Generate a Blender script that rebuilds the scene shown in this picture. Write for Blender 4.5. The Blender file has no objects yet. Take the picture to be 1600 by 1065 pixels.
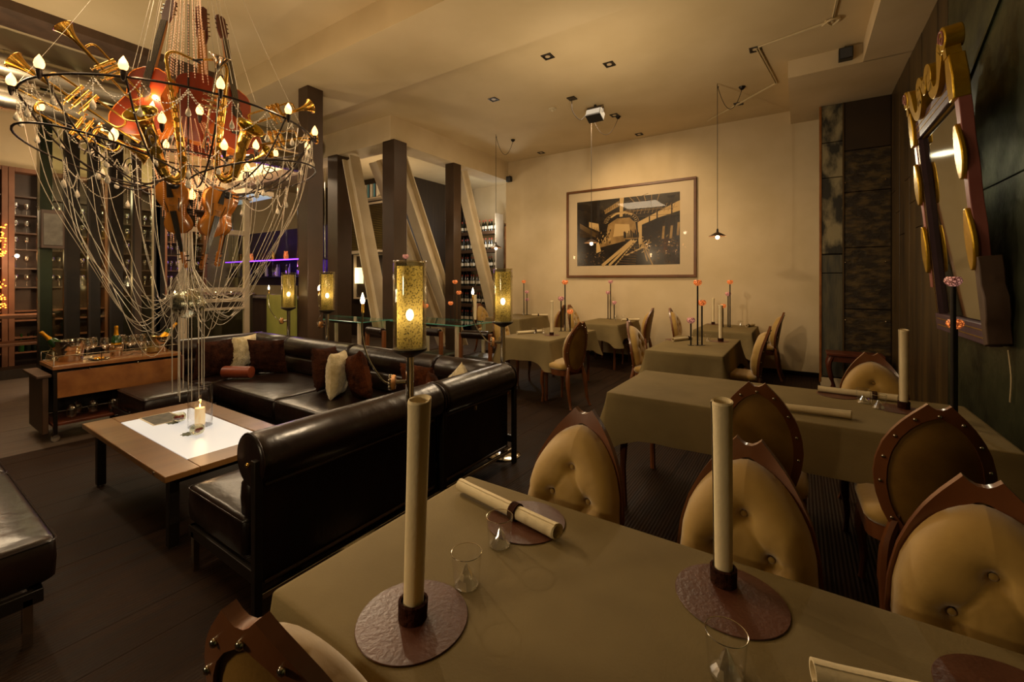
import bpy, math, random
from mathutils import Vector, Matrix, Euler
PI = math.pi
rad = math.radians
random.seed(11)
SC = bpy.context.scene
COL = SC.collection

# ---------------------------------------------------------------- camera
cd = bpy.data.cameras.new('camera')
cam = bpy.data.objects.new('camera', cd)
COL.objects.link(cam)
cam.location = (0, 0, 1.5)
cam.rotation_euler = (rad(90), 0, rad(33.63))
cd.sensor_width = 36
cd.lens = 36 * 676 / 1600
cd.shift_y = -94.5 / 1600
cd.clip_start = 0.02
cd.clip_end = 100
SC.camera = cam

# ---------------------------------------------------------------- world, exposure
w = bpy.data.worlds.new('night')
SC.world = w
w.use_nodes = True
bg = w.node_tree.nodes['Background']
bg.inputs[0].default_value = (1.0, 0.72, 0.42, 1)
bg.inputs[1].default_value = 0.012
SC.view_settings.view_transform = 'Standard'
SC.view_settings.look = 'None'
SC.view_settings.gamma = 1
SC.view_settings.use_curve_mapping = False
SC.view_settings.exposure = 0.0
SC.cycles.max_bounces = 8
SC.cycles.diffuse_bounces = 4
SC.cycles.glossy_bounces = 4
SC.cycles.transmission_bounces = 8
SC.cycles.transparent_max_bounces = 24
SC.cycles.sample_clamp_indirect = 4
SC.cycles.sample_clamp_direct = 12
SC.cycles.caustics_reflective = False
SC.cycles.caustics_refractive = False

WARM = (1.0, 0.74, 0.47)


def light(name, kind, loc, power, col=WARM, size=0.05, rot=None, spot=None, blend=0.6, sy=None):
    d = bpy.data.lights.new(name, kind)
    d.energy = power
    d.color = col
    if kind == 'AREA':
        d.size = size
        if sy:
            d.shape = 'RECTANGLE'
            d.size_y = sy
    else:
        d.shadow_soft_size = size
    if kind == 'SPOT':
        d.spot_size = rad(spot or 60)
        d.spot_blend = blend
    o = bpy.data.objects.new(name, d)
    COL.objects.link(o)
    o.location = loc
    if rot:
        o.rotation_euler = rot
    return o


def aim(o, target):
    v = Vector(target) - Vector(o.location)
    o.rotation_euler = v.to_track_quat('-Z', 'Y').to_euler()


# lights with no fittings: mostly fills added to brighten ceilings, tables and shelves
GL = (1, .76, .48)
light('ceiling_wash_fill', 'AREA', (-2.8, 6.0, 4.12), 50, GL, 1.4, (0, 0, 0))  # unseen area fills added under the ceilings
light('ceiling_wash_fill', 'AREA', (-4.8, 0.6, 4.25), 45, GL, 1.4, (0, 0, 0))
light('bar_wash', 'AREA', (-9.6, 4.0, 4.0), 120, GL, 2.0, (0, 0, 0))
o = light('picture_spot', 'SPOT', (-2.8, 6.3, 4.05), 110, (1, .68, .36), .04, spot=95, blend=.8)
aim(o, (-2.4, 8.2, 2.3))
o = light('added_glare_spot', 'SPOT', (.2, 7.1, 2.9), 120, (1, .88, .62), .02, spot=50, blend=.9)  # floating spot added to put glare on the right wall
aim(o, (1.02, 3.9, 2.4))
light('fill_light', 'POINT', (-3.4, .1, 3.2), 14, GL, .05)  # point fills added in mid-air to lift ceilings, ducts and foreground
light('napkin_fill', 'POINT', (-1.7, -.7, 1.45), 34, (1, .75, .44), .10)  # unseen fill added behind the camera for napkins and chair fronts
light('fill_light', 'POINT', (-6.6, .8, 2.75), 70, GL, .05)
light('fill_light', 'POINT', (-1.9, 4.6, 2.7), 54, GL, .03)
light('fill_light', 'POINT', (-5.0, 6.6, 2.6), 10, GL, .05)
light('bar_light', 'POINT', (-7.9, 6.4, 3.0), 50, GL, .2)
light('wine_light', 'POINT', (-6.6, 9.0, 2.9), 40, (.95, .92, .85), .15)
light('purple_bar_light', 'POINT', (-9.8, 5.1, 1.8), 9, (.28, .06, 1.0), .1)
light('glass_shelf_fill', 'POINT', (-9.6, 2.2, 2.9), 50, GL, .15)  # unseen fills added to brighten the stemware racks
light('glass_shelf_fill', 'POINT', (-10.0, 2.0, 1.5), 20, (1, .60, .30), .1)
# ---------------------------------------------------------------- materials
MATS = {}


def hexc(h):
    h = h.lstrip('#')
    v = [int(h[i:i + 2], 16) / 255 for i in (0, 2, 4)]
    return tuple((c / 12.92 if c <= .04045 else ((c + .055) / 1.055) ** 2.4) for c in v)


def mat(name, c1, c2=None, scale=6, rough=.5, metal=0., bump=0., bscale=None, stretch=(1, 1, 1),
        emit=None, es=0., coat=0., sheen=0., lo=.35, hi=.65, detail=4, alpha=1., rough2=None, trans=0., wave=None, spec=.5):
    m = bpy.data.materials.new(name)
    m.use_nodes = True
    nt = m.node_tree
    b = nt.nodes['Principled BSDF']
    c1 = hexc(c1) if isinstance(c1, str) else c1
    b.inputs['Base Color'].default_value = (*c1, 1)
    b.inputs['Roughness'].default_value = rough
    b.inputs['Metallic'].default_value = metal
    b.inputs['Specular IOR Level'].default_value = spec
    b.inputs['Coat Weight'].default_value = coat
    b.inputs['Coat Roughness'].default_value = .12
    b.inputs['Sheen Weight'].default_value = sheen
    b.inputs['Transmission Weight'].default_value = trans
    b.inputs['Alpha'].default_value = alpha
    tc = nt.nodes.new('ShaderNodeTexCoord')
    mp = nt.nodes.new('ShaderNodeMapping')
    mp.inputs['Scale'].default_value = stretch
    nt.links.new(tc.outputs['Object'], mp.inputs[0])
    n = nt.nodes.new('ShaderNodeTexNoise')
    n.inputs['Scale'].default_value = scale
    n.inputs['Detail'].default_value = detail
    nt.links.new(mp.outputs[0], n.inputs['Vector'])
    if c2 is not None:
        c2 = hexc(c2) if isinstance(c2, str) else c2
        r = nt.nodes.new('ShaderNodeValToRGB')
        r.color_ramp.elements[0].position = lo
        r.color_ramp.elements[1].position = hi
        r.color_ramp.elements[0].color = (*c1, 1)
        r.color_ramp.elements[1].color = (*c2, 1)
        nt.links.new(n.outputs['Fac'], r.inputs[0])
        nt.links.new(r.outputs[0], b.inputs['Base Color'])
    if rough2 is not None:
        mr = nt.nodes.new('ShaderNodeMapRange')
        mr.inputs['To Min'].default_value = rough
        mr.inputs['To Max'].default_value = rough2
        mr.inputs['From Min'].default_value = .3
        mr.inputs['From Max'].default_value = .7
        nt.links.new(n.outputs['Fac'], mr.inputs[0])
        nt.links.new(mr.outputs[0], b.inputs['Roughness'])
    if bump:
        bn = nt.nodes.new('ShaderNodeBump')
        bn.inputs['Strength'].default_value = bump
        bn.inputs['Distance'].default_value = .01
        if wave:
            n2 = nt.nodes.new('ShaderNodeTexWave')
            n2.bands_direction = wave
            n2.inputs['Scale'].default_value = bscale or scale
            n2.inputs['Distortion'].default_value = .6
            n2.inputs['Detail'].default_value = 2
            nt.links.new(tc.outputs['Object'], n2.inputs['Vector'])
            nt.links.new(n2.outputs['Fac'], bn.inputs['Height'])
        else:
            n2 = nt.nodes.new('ShaderNodeTexNoise')
            n2.inputs['Scale'].default_value = bscale or scale * 4
            n2.inputs['Detail'].default_value = 5
            nt.links.new(mp.outputs[0], n2.inputs['Vector'])
            nt.links.new(n2.outputs['Fac'], bn.inputs['Height'])
        nt.links.new(bn.outputs[0], b.inputs['Normal'])
    if emit is not None:
        e = hexc(emit) if isinstance(emit, str) else emit
        b.inputs['Emission Color'].default_value = (*e, 1)
        b.inputs['Emission Strength'].default_value = es
    MATS[name] = m
    return m


def thin_glass(name, col=(1, 1, 1), refl=.9, rough=.02, dirt=None, tint=1.0, ior=1.45):
    """Thin pane / vessel: a real mix of transmission and mirror by angle."""
    m = bpy.data.materials.new(name)
    m.use_nodes = True
    nt = m.node_tree
    nt.nodes.remove(nt.nodes['Principled BSDF'])
    out = nt.nodes['Material Output']
    t = nt.nodes.new('ShaderNodeBsdfTransparent')
    t.inputs[0].default_value = (*col, 1)
    g = nt.nodes.new('ShaderNodeBsdfGlossy')
    g.inputs['Roughness'].default_value = rough
    g.inputs['Color'].default_value = (refl, refl, refl, 1)
    lw = nt.nodes.new('ShaderNodeLayerWeight')
    lw.inputs['Blend'].default_value = .5
    pw = nt.nodes.new('ShaderNodeMath')
    pw.operation = 'POWER'
    pw.inputs[1].default_value = 4.0
    nt.links.new(lw.outputs['Facing'], pw.inputs[0])
    f = nt.nodes.new('ShaderNodeMath')
    f.operation = 'MULTIPLY_ADD'
    f.use_clamp = True
    f0 = ((ior - 1) / (ior + 1)) ** 2
    f.inputs[1].default_value = .9
    f.inputs[2].default_value = f0 * 1.6
    nt.links.new(pw.outputs[0], f.inputs[0])
    mx = nt.nodes.new('ShaderNodeMixShader')
    nt.links.new(f.outputs[0], mx.inputs[0])
    nt.links.new(t.outputs[0], mx.inputs[1])
    nt.links.new(g.outputs[0], mx.inputs[2])
    nt.links.new(mx.outputs[0], out.inputs[0])
    MATS[name] = m
    return m


def mosaic_mat(name, c1, e, c2, es):
    """pressed glass ball with a lozenge relief, candle lit from inside"""
    m = mat(name, c1, None, rough=.15, coat=.6)
    nt = m.node_tree
    b = nt.nodes['Principled BSDF']
    tc = nt.nodes.new('ShaderNodeTexCoord')
    v = nt.nodes.new('ShaderNodeTexVoronoi')
    v.feature = 'DISTANCE_TO_EDGE'
    v.inputs['Scale'].default_value = 75
    nt.links.new(tc.outputs['Object'], v.inputs['Vector'])
    r = nt.nodes.new('ShaderNodeValToRGB')
    r.color_ramp.elements[0].position = .02
    r.color_ramp.elements[1].position = .25
    r.color_ramp.elements[0].color = (*hexc(c2), 1)
    r.color_ramp.elements[1].color = (*hexc(e), 1)
    nt.links.new(v.outputs['Distance'], r.inputs[0])
    nt.links.new(r.outputs[0], b.inputs['Base Color'])
    nt.links.new(r.outputs[0], b.inputs['Emission Color'])
    b.inputs['Emission Strength'].default_value = es
    bn = nt.nodes.new('ShaderNodeBump')
    bn.inputs['Distance'].default_value = .004
    nt.links.new(v.outputs['Distance'], bn.inputs['Height'])
    nt.links.new(bn.outputs[0], b.inputs['Normal'])
    return m


def glass_mat(name):
    m = bpy.data.materials.new(name)
    m.use_nodes = True
    nt = m.node_tree
    nt.nodes.remove(nt.nodes['Principled BSDF'])
    g = nt.nodes.new('ShaderNodeBsdfGlass')
    g.inputs['Roughness'].default_value = .03
    g.inputs['IOR'].default_value = 1.5
    nt.links.new(g.outputs[0], nt.nodes['Material Output'].inputs[0])
    MATS[name] = m


glass_mat('solid_glass')


def shade_mat(name, c1, c2, clear=.35):
    """woven lamp sleeve: lets the bulb shine through, dark star-shaped weave marks"""
    m = bpy.data.materials.new(name)
    m.use_nodes = True
    nt = m.node_tree
    nt.nodes.remove(nt.nodes['Principled BSDF'])
    out = nt.nodes['Material Output']
    tc = nt.nodes.new('ShaderNodeTexCoord')
    v = nt.nodes.new('ShaderNodeTexVoronoi')
    v.inputs['Scale'].default_value = 95
    n = nt.nodes.new('ShaderNodeTexNoise')
    n.inputs['Scale'].default_value = 90
    n.inputs['Detail'].default_value = 6
    nt.links.new(tc.outputs['Object'], v.inputs['Vector'])
    nt.links.new(tc.outputs['Object'], n.inputs['Vector'])
    mul = nt.nodes.new('ShaderNodeMath')
    mul.operation = 'MULTIPLY'
    nt.links.new(v.outputs['Distance'], mul.inputs[0])
    nt.links.new(n.outputs['Fac'], mul.inputs[1])
    r = nt.nodes.new('ShaderNodeValToRGB')
    r.color_ramp.elements[0].position = .08
    r.color_ramp.elements[1].position = .3
    r.color_ramp.elements[0].color = (*hexc(c2), 1)
    r.color_ramp.elements[1].color = (*hexc(c1), 1)
    nt.links.new(mul.outputs[0], r.inputs[0])
    tl = nt.nodes.new('ShaderNodeBsdfTranslucent')
    df = nt.nodes.new('ShaderNodeBsdfDiffuse')
    nt.links.new(r.outputs[0], tl.inputs[0])
    nt.links.new(r.outputs[0], df.inputs[0])
    a = nt.nodes.new('ShaderNodeMixShader')
    a.inputs[0].default_value = .35
    nt.links.new(tl.outputs[0], a.inputs[1])
    nt.links.new(df.outputs[0], a.inputs[2])
    tr = nt.nodes.new('ShaderNodeBsdfTransparent')
    bmx = nt.nodes.new('ShaderNodeMixShader')
    bmx.inputs[0].default_value = clear
    nt.links.new(a.outputs[0], bmx.inputs[1])
    nt.links.new(tr.outputs[0], bmx.inputs[2])
    nt.links.new(bmx.outputs[0], out.inputs[0])
    MATS[name] = m
    return m


mat('plaster', '#d9c6a2', '#cdb992', 1.5, .85, bump=.12, bscale=14)
mat('ceiling_paint', '#d8c49c', '#cbb68c', .9, .85, bump=.15, bscale=9)
mat('floor_wood', '#1f1208', '#2c1b0d', 3, .6, stretch=(6, .5, 1), bump=.3, bscale=16, wave='X', rough2=.7, spec=.16)
mat('floor_wood_pale', '#3f2f20', '#503e2b', 3, .5, stretch=(6, .5, 1), bump=.6, bscale=16, wave='X')
mat('brown_steel', '#3a2a1b', '#443122', 3, .42, metal=.15, bump=.04)
mat('dark_steel', '#17120d', '#241b12', 5, .38, metal=.6, bump=.05)
mat('black_steel', '#231d18', '#2c251e', 8, .4, metal=.5)
mat('green_steel', '#39402f', '#23281d', 3, .25, metal=.8, stretch=(1, 1, .3), bump=.1)
mat('white_steel', '#c9b79c', '#bda98c', 4, .5, bump=.05)
mat('strut_paint', '#dccdb0', '#d0c09e', 3, .6, bump=.06)
mat('chrome', '#cfcabd', None, rough=.12, metal=1)
mat('duct_metal', '#c9c0ae', '#b3a994', 3, .28, metal=1, rough2=.38)
mat('old_wood_wall', '#2c2112', '#4c3a1d', 5, .38, stretch=(1, 1, .15), bump=.25, bscale=9)
mat('old_metal_wall', '#5a6148', '#1d2017', 3.5, .32, metal=.75, bump=.6, bscale=9, rough2=.48, detail=10, lo=.3, hi=.7)
mat('peeling_paint', '#8f8463', '#26241b', 5, .65, bump=.5, lo=.42, hi=.56, detail=9, stretch=(1, 1, .5))
mat('peeling_blue', '#3b3b33', '#57523e', 5, .6, bump=.4, lo=.4, hi=.6, detail=9, stretch=(2, 2, .4))
mat('rough_door', '#241a0d', '#5c4a26', 7, .5, bump=1, bscale=14, stretch=(1, 1, 2.2), lo=.45, hi=.72, detail=10)
mat('bare_panel', '#2a1c0f', '#33230f', 3, .5)
mat('leather', '#160c08', '#20120c', 5, .30, bump=.55, bscale=7, stretch=(1.6, 1, 1))
mat('leather_red', '#6b2c16', '#7e3a1e', 5, .45, bump=.2, bscale=30)
mat('mat_leather', '#4e2a1c', '#5c3626', 9, .40, bump=.15, bscale=110)
mat('fur_dark', '#26130c', '#3d2114', 14, .9, bump=1, bscale=60, spec=.08)
mat('fur_brown', '#4a240c', '#241006', 9, .9, bump=1, bscale=55, spec=.08)
mat('fur_cream', '#d8c79c', '#b8a474', 14, .9, bump=1, bscale=70, sheen=.4)
mat('cloth_green', '#80704c', '#746544', 3, .72, bump=.12, bscale=160, spec=.12)
mat('napkin', '#e8d8b0', '#dccaa0', 5, .8, bump=.12, bscale=120)
mat('velvet', '#b3903f', '#a07c31', 5, .62, bump=.1, bscale=40, sheen=.7)
mat('chair_wood', '#5e341a', '#754522', 6, .34, stretch=(1, 1, .25), bump=.08, coat=.3)
mat('chair_back_board', '#8a6628', '#7a5820', 8, .55, bump=.08, bscale=120)
mat('wood_warm', '#7b4a22', '#94602f', 4, .35, stretch=(.3, 2, 2), bump=.06, coat=.3)
mat('wood_red', '#4e2413', '#63301a', 6, .4, stretch=(1, 1, .3), bump=.08)
mat('oak', '#6f4a24', '#835b2f', 3, .32, stretch=(3, .4, 1), bump=.05, coat=.4)
mat('milk_glass', '#c9c9c0', None, rough=.3, emit='#f1f4f6', es=.42)
mat('candle_wax', '#f4e3c0', None, rough=.5, emit='#ffca80', es=.35)
mat('flame', '#ffb050', None, emit='#ffb45a', es=30)
mat('bulb', '#ffdfb0', None, emit='#ffb469', es=3.4)
mat('bulb_hot', '#ffe6c0', None, emit='#ffe2b8', es=60)
mat('bulb_core', '#ffe6c0', None, emit='#ffd890', es=14)
mat('pendant_bulb', '#ffe6c0', None, emit='#ffd9a0', es=45)
mat('lamp_sleeve_lit', '#ffe9b0', None, emit='#ffdf9a', es=2.2)
mat('string_bulb', '#ff9a40', None, emit='#ff8a30', es=6)
mat('purple_led', '#7a40ff', None, emit='#7a35ff', es=5)
mat('purple_lit_tint', '#20163e', '#150d2a', 4, .35)  # purple bar light put into the colour of panel, boards and bottles
mat('brass', '#dba94a', '#e8bc62', 5, .2, metal=1)
mat('brass_green', '#b89a3c', '#a4832c', 4, .2, metal=1)
mat('silver', '#cfc6b4', None, rough=.14, metal=1)
mat('guitar_red', '#5e1803', '#782606', 3, .28, coat=.4, stretch=(1, 1, .3))
mat('guitar_top', '#d07a2a', '#b95f1e', 3, .2, coat=.5, stretch=(4, 4, .4))
mat('violin_wood', '#94541a', '#a86c26', 4, .2, coat=.6, stretch=(3, 3, .5))
mat('ebony', '#15100c', None, rough=.3)
mat('neck_wood', '#8a5a26', '#9c6a30', 5, .35)
mat('wrought', '#2a2019', None, rough=.45, metal=.7)
mat('bead', '#d8cdb8', None, rough=.22, metal=.35)
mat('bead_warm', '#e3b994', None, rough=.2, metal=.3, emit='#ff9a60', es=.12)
mat('mirror_tile', '#c9c9b0', None, rough=.22, metal=1)
mat('mirror_glass', '#a8a898', None, rough=.03, metal=1)
mat('gold_leaf', '#b78f1d', '#caa42e', 8, .32, metal=.75, bump=.25)
mat('pink_paint', '#9a5d55', '#8a4f47', 5, .55, bump=.1)
mat('purple_paint', '#4b3440', '#57404c', 6, .55, bump=.15)
mat('grey_wood', '#5b4536', '#48372b', 6, .6, stretch=(1, 1, .3), bump=.2)
mat('picture_mount', '#cdb894', None, rough=.5)
mat('picture_frame', '#5a3413', '#6a4019', 6, .4)
mat('photo_dark', '#1b140c', '#2c2113', 9, .25, lo=.4, hi=.7, detail=8)
mat('photo_mid', '#5f4827', '#3c2c17', 16, .25, detail=8)
mat('photo_glow', '#a58450', '#7c6036', 5, .25)
mat('photo_light', '#c2a26b', None, rough=.25)
mat('rattan', '#8a7530', '#6d5a22', 3, .7)
mat('dark_panel', '#2c2016', '#382a1c', 5, .5, stretch=(4, 4, .3))
mat('shelf_wood', '#6a4228', '#7a5034', 4, .5)
mat('shelf_dark', '#3d2817', '#4a321e', 4, .5)
mat('bottle_dark', '#0f140d', None, rough=.12, coat=.5)
mat('bottle_green', '#1e3a17', None, rough=.12, coat=.5)
mat('label_red', '#b0402a', None, rough=.6)
mat('label_white', '#d8ccb4', None, rough=.6)
mat('foil_gold', '#d99a1c', '#c4840f', 20, .3, metal=.7, bump=.3)
mat('window_blue', '#b8c6cc', None, rough=.4, emit='#b8d0dc', es=.5)
mat('book_blue', '#4f8fa0', None, rough=.6)
mat('book_grey', '#8c887c', None, rough=.6)
mat('book_dark', '#3d4046', None, rough=.6)
mat('black_plastic', '#171615', None, rough=.45)
mat('white_plastic', '#cdbf9f', None, rough=.5)
mat('cable', '#1d1712', None, rough=.6)
mat('cable_white', '#cdbb92', None, rough=.6)
mat('petal', '#8a1c12', '#5c100b', 40, .5, bump=.5)
mat('leaf', '#3c4a1c', '#2c3714', 20, .5)
mat('tray_paper', '#5b564a', '#2f2d26', 18, .5, detail=8)
mosaic_mat('mosaic', '#c2452a', '#ff8a40', '#4a0f08', .9)
mosaic_mat('mosaic_pink', '#b04a48', '#ffb09a', '#4a1412', .35)
mat('stone', '#6f675a', '#5a5246', 9, .6)
mat('yellow_screen', '#6f6634', '#857b40', 2, .35, emit='#a8a23c', es=.12)
mat('cork_ring', '#b07a3a', '#94622a', 18, .6)
thin_glass('glass')
thin_glass('glass_green', (.70, .88, .78), ior=1.5)
thin_glass('glass_pane', (.80, .84, .74), .8, .03)
thin_glass('crystal', (.98, .95, .9), 1.0, .05, ior=1.9)
thin_glass('glass_thick', (.93, .92, .82), 1.0, .04, ior=1.6)
mat('glass_edge', '#4f8f78', None, rough=.15, emit='#4f9f80', es=.12)
shade_mat('woven_sleeve', '#b3a060', '#5c4f26', .26)
thin_glass('wine_clear', (.97, .96, .92), 1.0, .06, ior=2.1)
thin_glass('peak_glass', (.97, .96, .92), 1.0, .10, ior=2.7)
thin_glass('rack_glass', (.95, .93, .88), 1.0, .12, ior=2.8)
thin_glass('glass_clear', ior=1.25)


# ---------------------------------------------------------------- geometry collector
class G:
    def __init__(s):
        s.v = []
        s.f = []
        s.mi = []
        s.T = Matrix.Identity(4)
        s.m = 0

    def add(s, vs, fs):
        k = len(s.v)
        s.v += [tuple(s.T @ Vector(p)) for p in vs]
        s.f += [tuple(i + k for i in f) for f in fs]
        s.mi += [s.m] * len(fs)
        return s

    def box(s, x0, y0, z0, x1, y1, z1):
        x0, x1 = min(x0, x1), max(x0, x1)
        y0, y1 = min(y0, y1), max(y0, y1)
        z0, z1 = min(z0, z1), max(z0, z1)
        return s.add([(x0, y0, z0), (x1, y0, z0), (x1, y1, z0), (x0, y1, z0), (x0, y0, z1), (x1, y0, z1), (x1, y1, z1), (x0, y1, z1)],
                     [(0, 3, 2, 1), (4, 5, 6, 7), (0, 1, 5, 4), (1, 2, 6, 5), (2, 3, 7, 6), (3, 0, 4, 7)])

    def cb(s, cx, cy, cz, sx, sy, sz):
        return s.box(cx - sx / 2, cy - sy / 2, cz - sz / 2, cx + sx / 2, cy + sy / 2, cz + sz / 2)

    def tube(s, pts, r, n=8, cap=True, closed=False, flat=1.0):
        pts = [Vector(p) for p in pts]
        N = len(pts)
        rs = r if isinstance(r, (list, tuple)) else [r] * N
        tg = []
        for i in range(N):
            if closed:
                t = pts[(i + 1) % N] - pts[i - 1]
            else:
                t = pts[min(i + 1, N - 1)] - pts[max(i - 1, 0)]
            tg.append(t.normalized() if t.length > 1e-9 else Vector((0, 0, 1)))
        ref = Vector((0, 0, 1)) if abs(tg[0].z) < .9 else Vector((1, 0, 0))
        nx = tg[0].cross(ref).normalized()
        vs = []
        for i in range(N):
            nx = (nx - tg[i] * nx.dot(tg[i]))
            nx = nx.normalized() if nx.length > 1e-9 else tg[i].orthogonal().normalized()
            ny = tg[i].cross(nx)
            for k in range(n):
                a = 2 * PI * k / n
                vs.append(pts[i] + nx * math.cos(a) * rs[i] + ny * math.sin(a) * rs[i] * flat)
        fs = []
        for i in range(N if closed else N - 1):
            j = (i + 1) % N
            for k in range(n):
                l = (k + 1) % n
                fs.append((i * n + k, j * n + k, j * n + l, i * n + l))
        if cap and not closed:
            fs.append(tuple(range(n)))
            fs.append(tuple((N - 1) * n + k for k in reversed(range(n))))
        return s.add(vs, fs)

    def lathe(s, prof, n=20, c=(0, 0, 0), cap=True):
        vs = []
        for r, z in prof:
            for k in range(n):
                a = 2 * PI * k / n
                vs.append((c[0] + r * math.cos(a), c[1] + r * math.sin(a), c[2] + z))
        fs = []
        for i in range(len(prof) - 1):
            for k in range(n):
                l = (k + 1) % n
                fs.append((i * n + k, i * n + l, (i + 1) * n + l, (i + 1) * n + k))
        if cap:
            if prof[0][0] > 1e-6:
                fs.append(tuple(reversed(range(n))))
            if prof[-1][0] > 1e-6:
                fs.append(tuple((len(prof) - 1) * n + k for k in range(n)))
        return s.add(vs, fs)

    def cyl(s, c, r, h, n=16):
        return s.lathe([(r, 0), (r, h)], n, c)

    def sph(s, c, r, n=12, m=8, sx=1, sy=1, sz=1):
        vs = [(c[0], c[1], c[2] - r * sz)]
        for i in range(1, m):
            t = PI * i / m
            for k in range(n):
                a = 2 * PI * k / n
                vs.append((c[0] + r * sx * math.sin(t) * math.cos(a), c[1] + r * sy * math.sin(t) * math.sin(a), c[2] - r * sz * math.cos(t)))
        vs.append((c[0], c[1], c[2] + r * sz))
        fs = []
        for k in range(n):
            fs.append((0, 1 + (k + 1) % n, 1 + k))
            fs.append((len(vs) - 1, 1 + (m - 2) * n + k, 1 + (m - 2) * n + (k + 1) % n))
        for i in range(m - 2):
            for k in range(n):
                l = (k + 1) % n
                fs.append((1 + i * n + k, 1 + i * n + l, 1 + (i + 1) * n + l, 1 + (i + 1) * n + k))
        return s.add(vs, fs)

    def octa(s, c, r, rz=None):
        rz = rz or r
        x, y, z = c
        return s.add([(x + r, y, z), (x, y + r, z), (x - r, y, z), (x, y - r, z), (x, y, z + rz), (x, y, z - rz)],
                     [(0, 1, 4), (1, 2, 4), (2, 3, 4), (3, 0, 4), (1, 0, 5), (2, 1, 5), (3, 2, 5), (0, 3, 5)])

    def prism(s, out, h0, h1, axis='z'):
        n = len(out)

        def P(a, b, h):
            return (a, b, h) if axis == 'z' else ((a, h, b) if axis == 'y' else (h, a, b))
        vs = [P(a, b, h0) for a, b in out] + [P(a, b, h1) for a, b in out]
        fs = [tuple(reversed(range(n))), tuple(range(n, 2 * n))]
        for k in range(n):
            l = (k + 1) % n
            fs.append((k, l, n + l, n + k))
        return s.add(vs, fs)

    def loops(s, L, cap0=False, cap1=False):
        n = len(L[0])
        vs = [p for l in L for p in l]
        fs = []
        for i in range(len(L) - 1):
            for k in range(n):
                l = (k + 1) % n
                fs.append((i * n + k, i * n + l, (i + 1) * n + l, (i + 1) * n + k))
        if cap0:
            fs.append(tuple(reversed(range(n))))
        if cap1:
            fs.append(tuple((len(L) - 1) * n + k for k in range(n)))
        return s.add(vs, fs)

    def sheet(s, fn, nu, nv):
        vs = [fn(i / nu, j / nv) for j in range(nv + 1) for i in range(nu + 1)]
        fs = [(j * (nu + 1) + i, j * (nu + 1) + i + 1, (j + 1) * (nu + 1) + i + 1, (j + 1) * (nu + 1) + i) for j in range(nv) for i in range(nu)]
        return s.add(vs, fs)


def obj(name, g, m, parent=None, loc=(0, 0, 0), rotz=0, bevel=0, smooth=True, kind=None, ang=40, rot=None):
    me = bpy.data.meshes.new(name)
    me.from_pydata(g.v, [], g.f)
    ms = m if isinstance(m, (list, tuple)) else [m]
    for a in ms:
        me.materials.append(MATS[a])
    if len(ms) > 1:
        me.polygons.foreach_set('material_index', g.mi)
    if smooth:
        me.polygons.foreach_set('use_smooth', [True] * len(me.polygons))
        me.set_sharp_from_angle(angle=rad(ang))
    me.update()
    o = bpy.data.objects.new(name, me)
    COL.objects.link(o)
    o.location = loc
    o.rotation_euler = rot if rot else (0, 0, rotz)
    if parent:
        o.parent = parent
    if bevel:
        b = o.modifiers.new('bevel', 'BEVEL')
        b.width = bevel
        b.segments = 2
        b.limit_method = 'ANGLE'
        b.angle_limit = rad(50)
    if kind:
        o['kind'] = kind
    return o


def again(o, name=None, parent=None, loc=None, rotz=None):
    """another instance of one mesh part, sharing its data"""
    c = o.copy()
    COL.objects.link(c)
    if parent is not None:
        c.parent = parent
    if loc is not None:
        c.location = loc
    if rotz is not None:
        c.rotation_euler = (0, 0, rotz)
    return c


def tag(o, label, cat, group=None):
    o['label'] = label
    o['category'] = cat
    if group:
        o['group'] = group
    return o


def thing(name, label, cat, loc=(0, 0, 0), rotz=0, group=None, rot=None):
    o = bpy.data.objects.new(name, None)
    o.empty_display_size = .1
    COL.objects.link(o)
    o.location = loc
    o.rotation_euler = rot if rot else (0, 0, rotz)
    return tag(o, label, cat, group)


def dup(root, loc, rotz=None, label=None, group=None, rot=None):
    r = root.copy()
    COL.objects.link(r)
    r.location = loc
    if rotz is not None:
        r.rotation_euler = (0, 0, rotz)
    if rot is not None:
        r.rotation_euler = rot
    if label:
        r['label'] = label
    if group:
        r['group'] = group
    for ch in list(root.children):
        c = ch.copy()
        COL.objects.link(c)
        c.parent = r
        for q in list(ch.children):
            d = q.copy()
            COL.objects.link(d)
            d.parent = c
    return r


ORD = ['first', 'second', 'third', 'fourth', 'fifth', 'sixth', 'seventh', 'eighth', 'ninth', 'tenth', 'eleventh', 'twelfth', 'thirteenth',
       'fourteenth', 'fifteenth', 'sixteenth', 'seventeenth', 'eighteenth', 'nineteenth', 'twentieth', 'twenty-first', 'twenty-second', 'twenty-third', 'twenty-fourth', 'twenty-fifth',
       'twenty-sixth', 'twenty-seventh', 'twenty-eighth', 'twenty-ninth', 'thirtieth', 'thirty-first', 'thirty-second', 'thirty-third', 'thirty-fourth', 'thirty-fifth']


def lerp_tab(tab, x):
    if x <= tab[0][0]:
        return tab[0][1]
    for (a, b), (c, d) in zip(tab, tab[1:]):
        if x <= c:
            t = (x - a) / (c - a)
            t2 = t
            return b + (d - b) * t2
    return tab[-1][1]


def spline(P, n=8):
    """Catmull-Rom through points"""
    P = [Vector(p) for p in P]
    out = []
    for i in range(len(P) - 1):
        p0 = P[max(i - 1, 0)]
        p1 = P[i]
        p2 = P[i + 1]
        p3 = P[min(i + 2, len(P) - 1)]
        for k in range(n):
            t = k / n
            out.append(.5 * ((2 * p1) + (p2 - p0) * t + (2 * p0 - 5 * p1 + 4 * p2 - p3) * t * t + (3 * p1 - p0 - 3 * p2 + p3) * t ** 3))
    out.append(P[-1])
    return out


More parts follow.
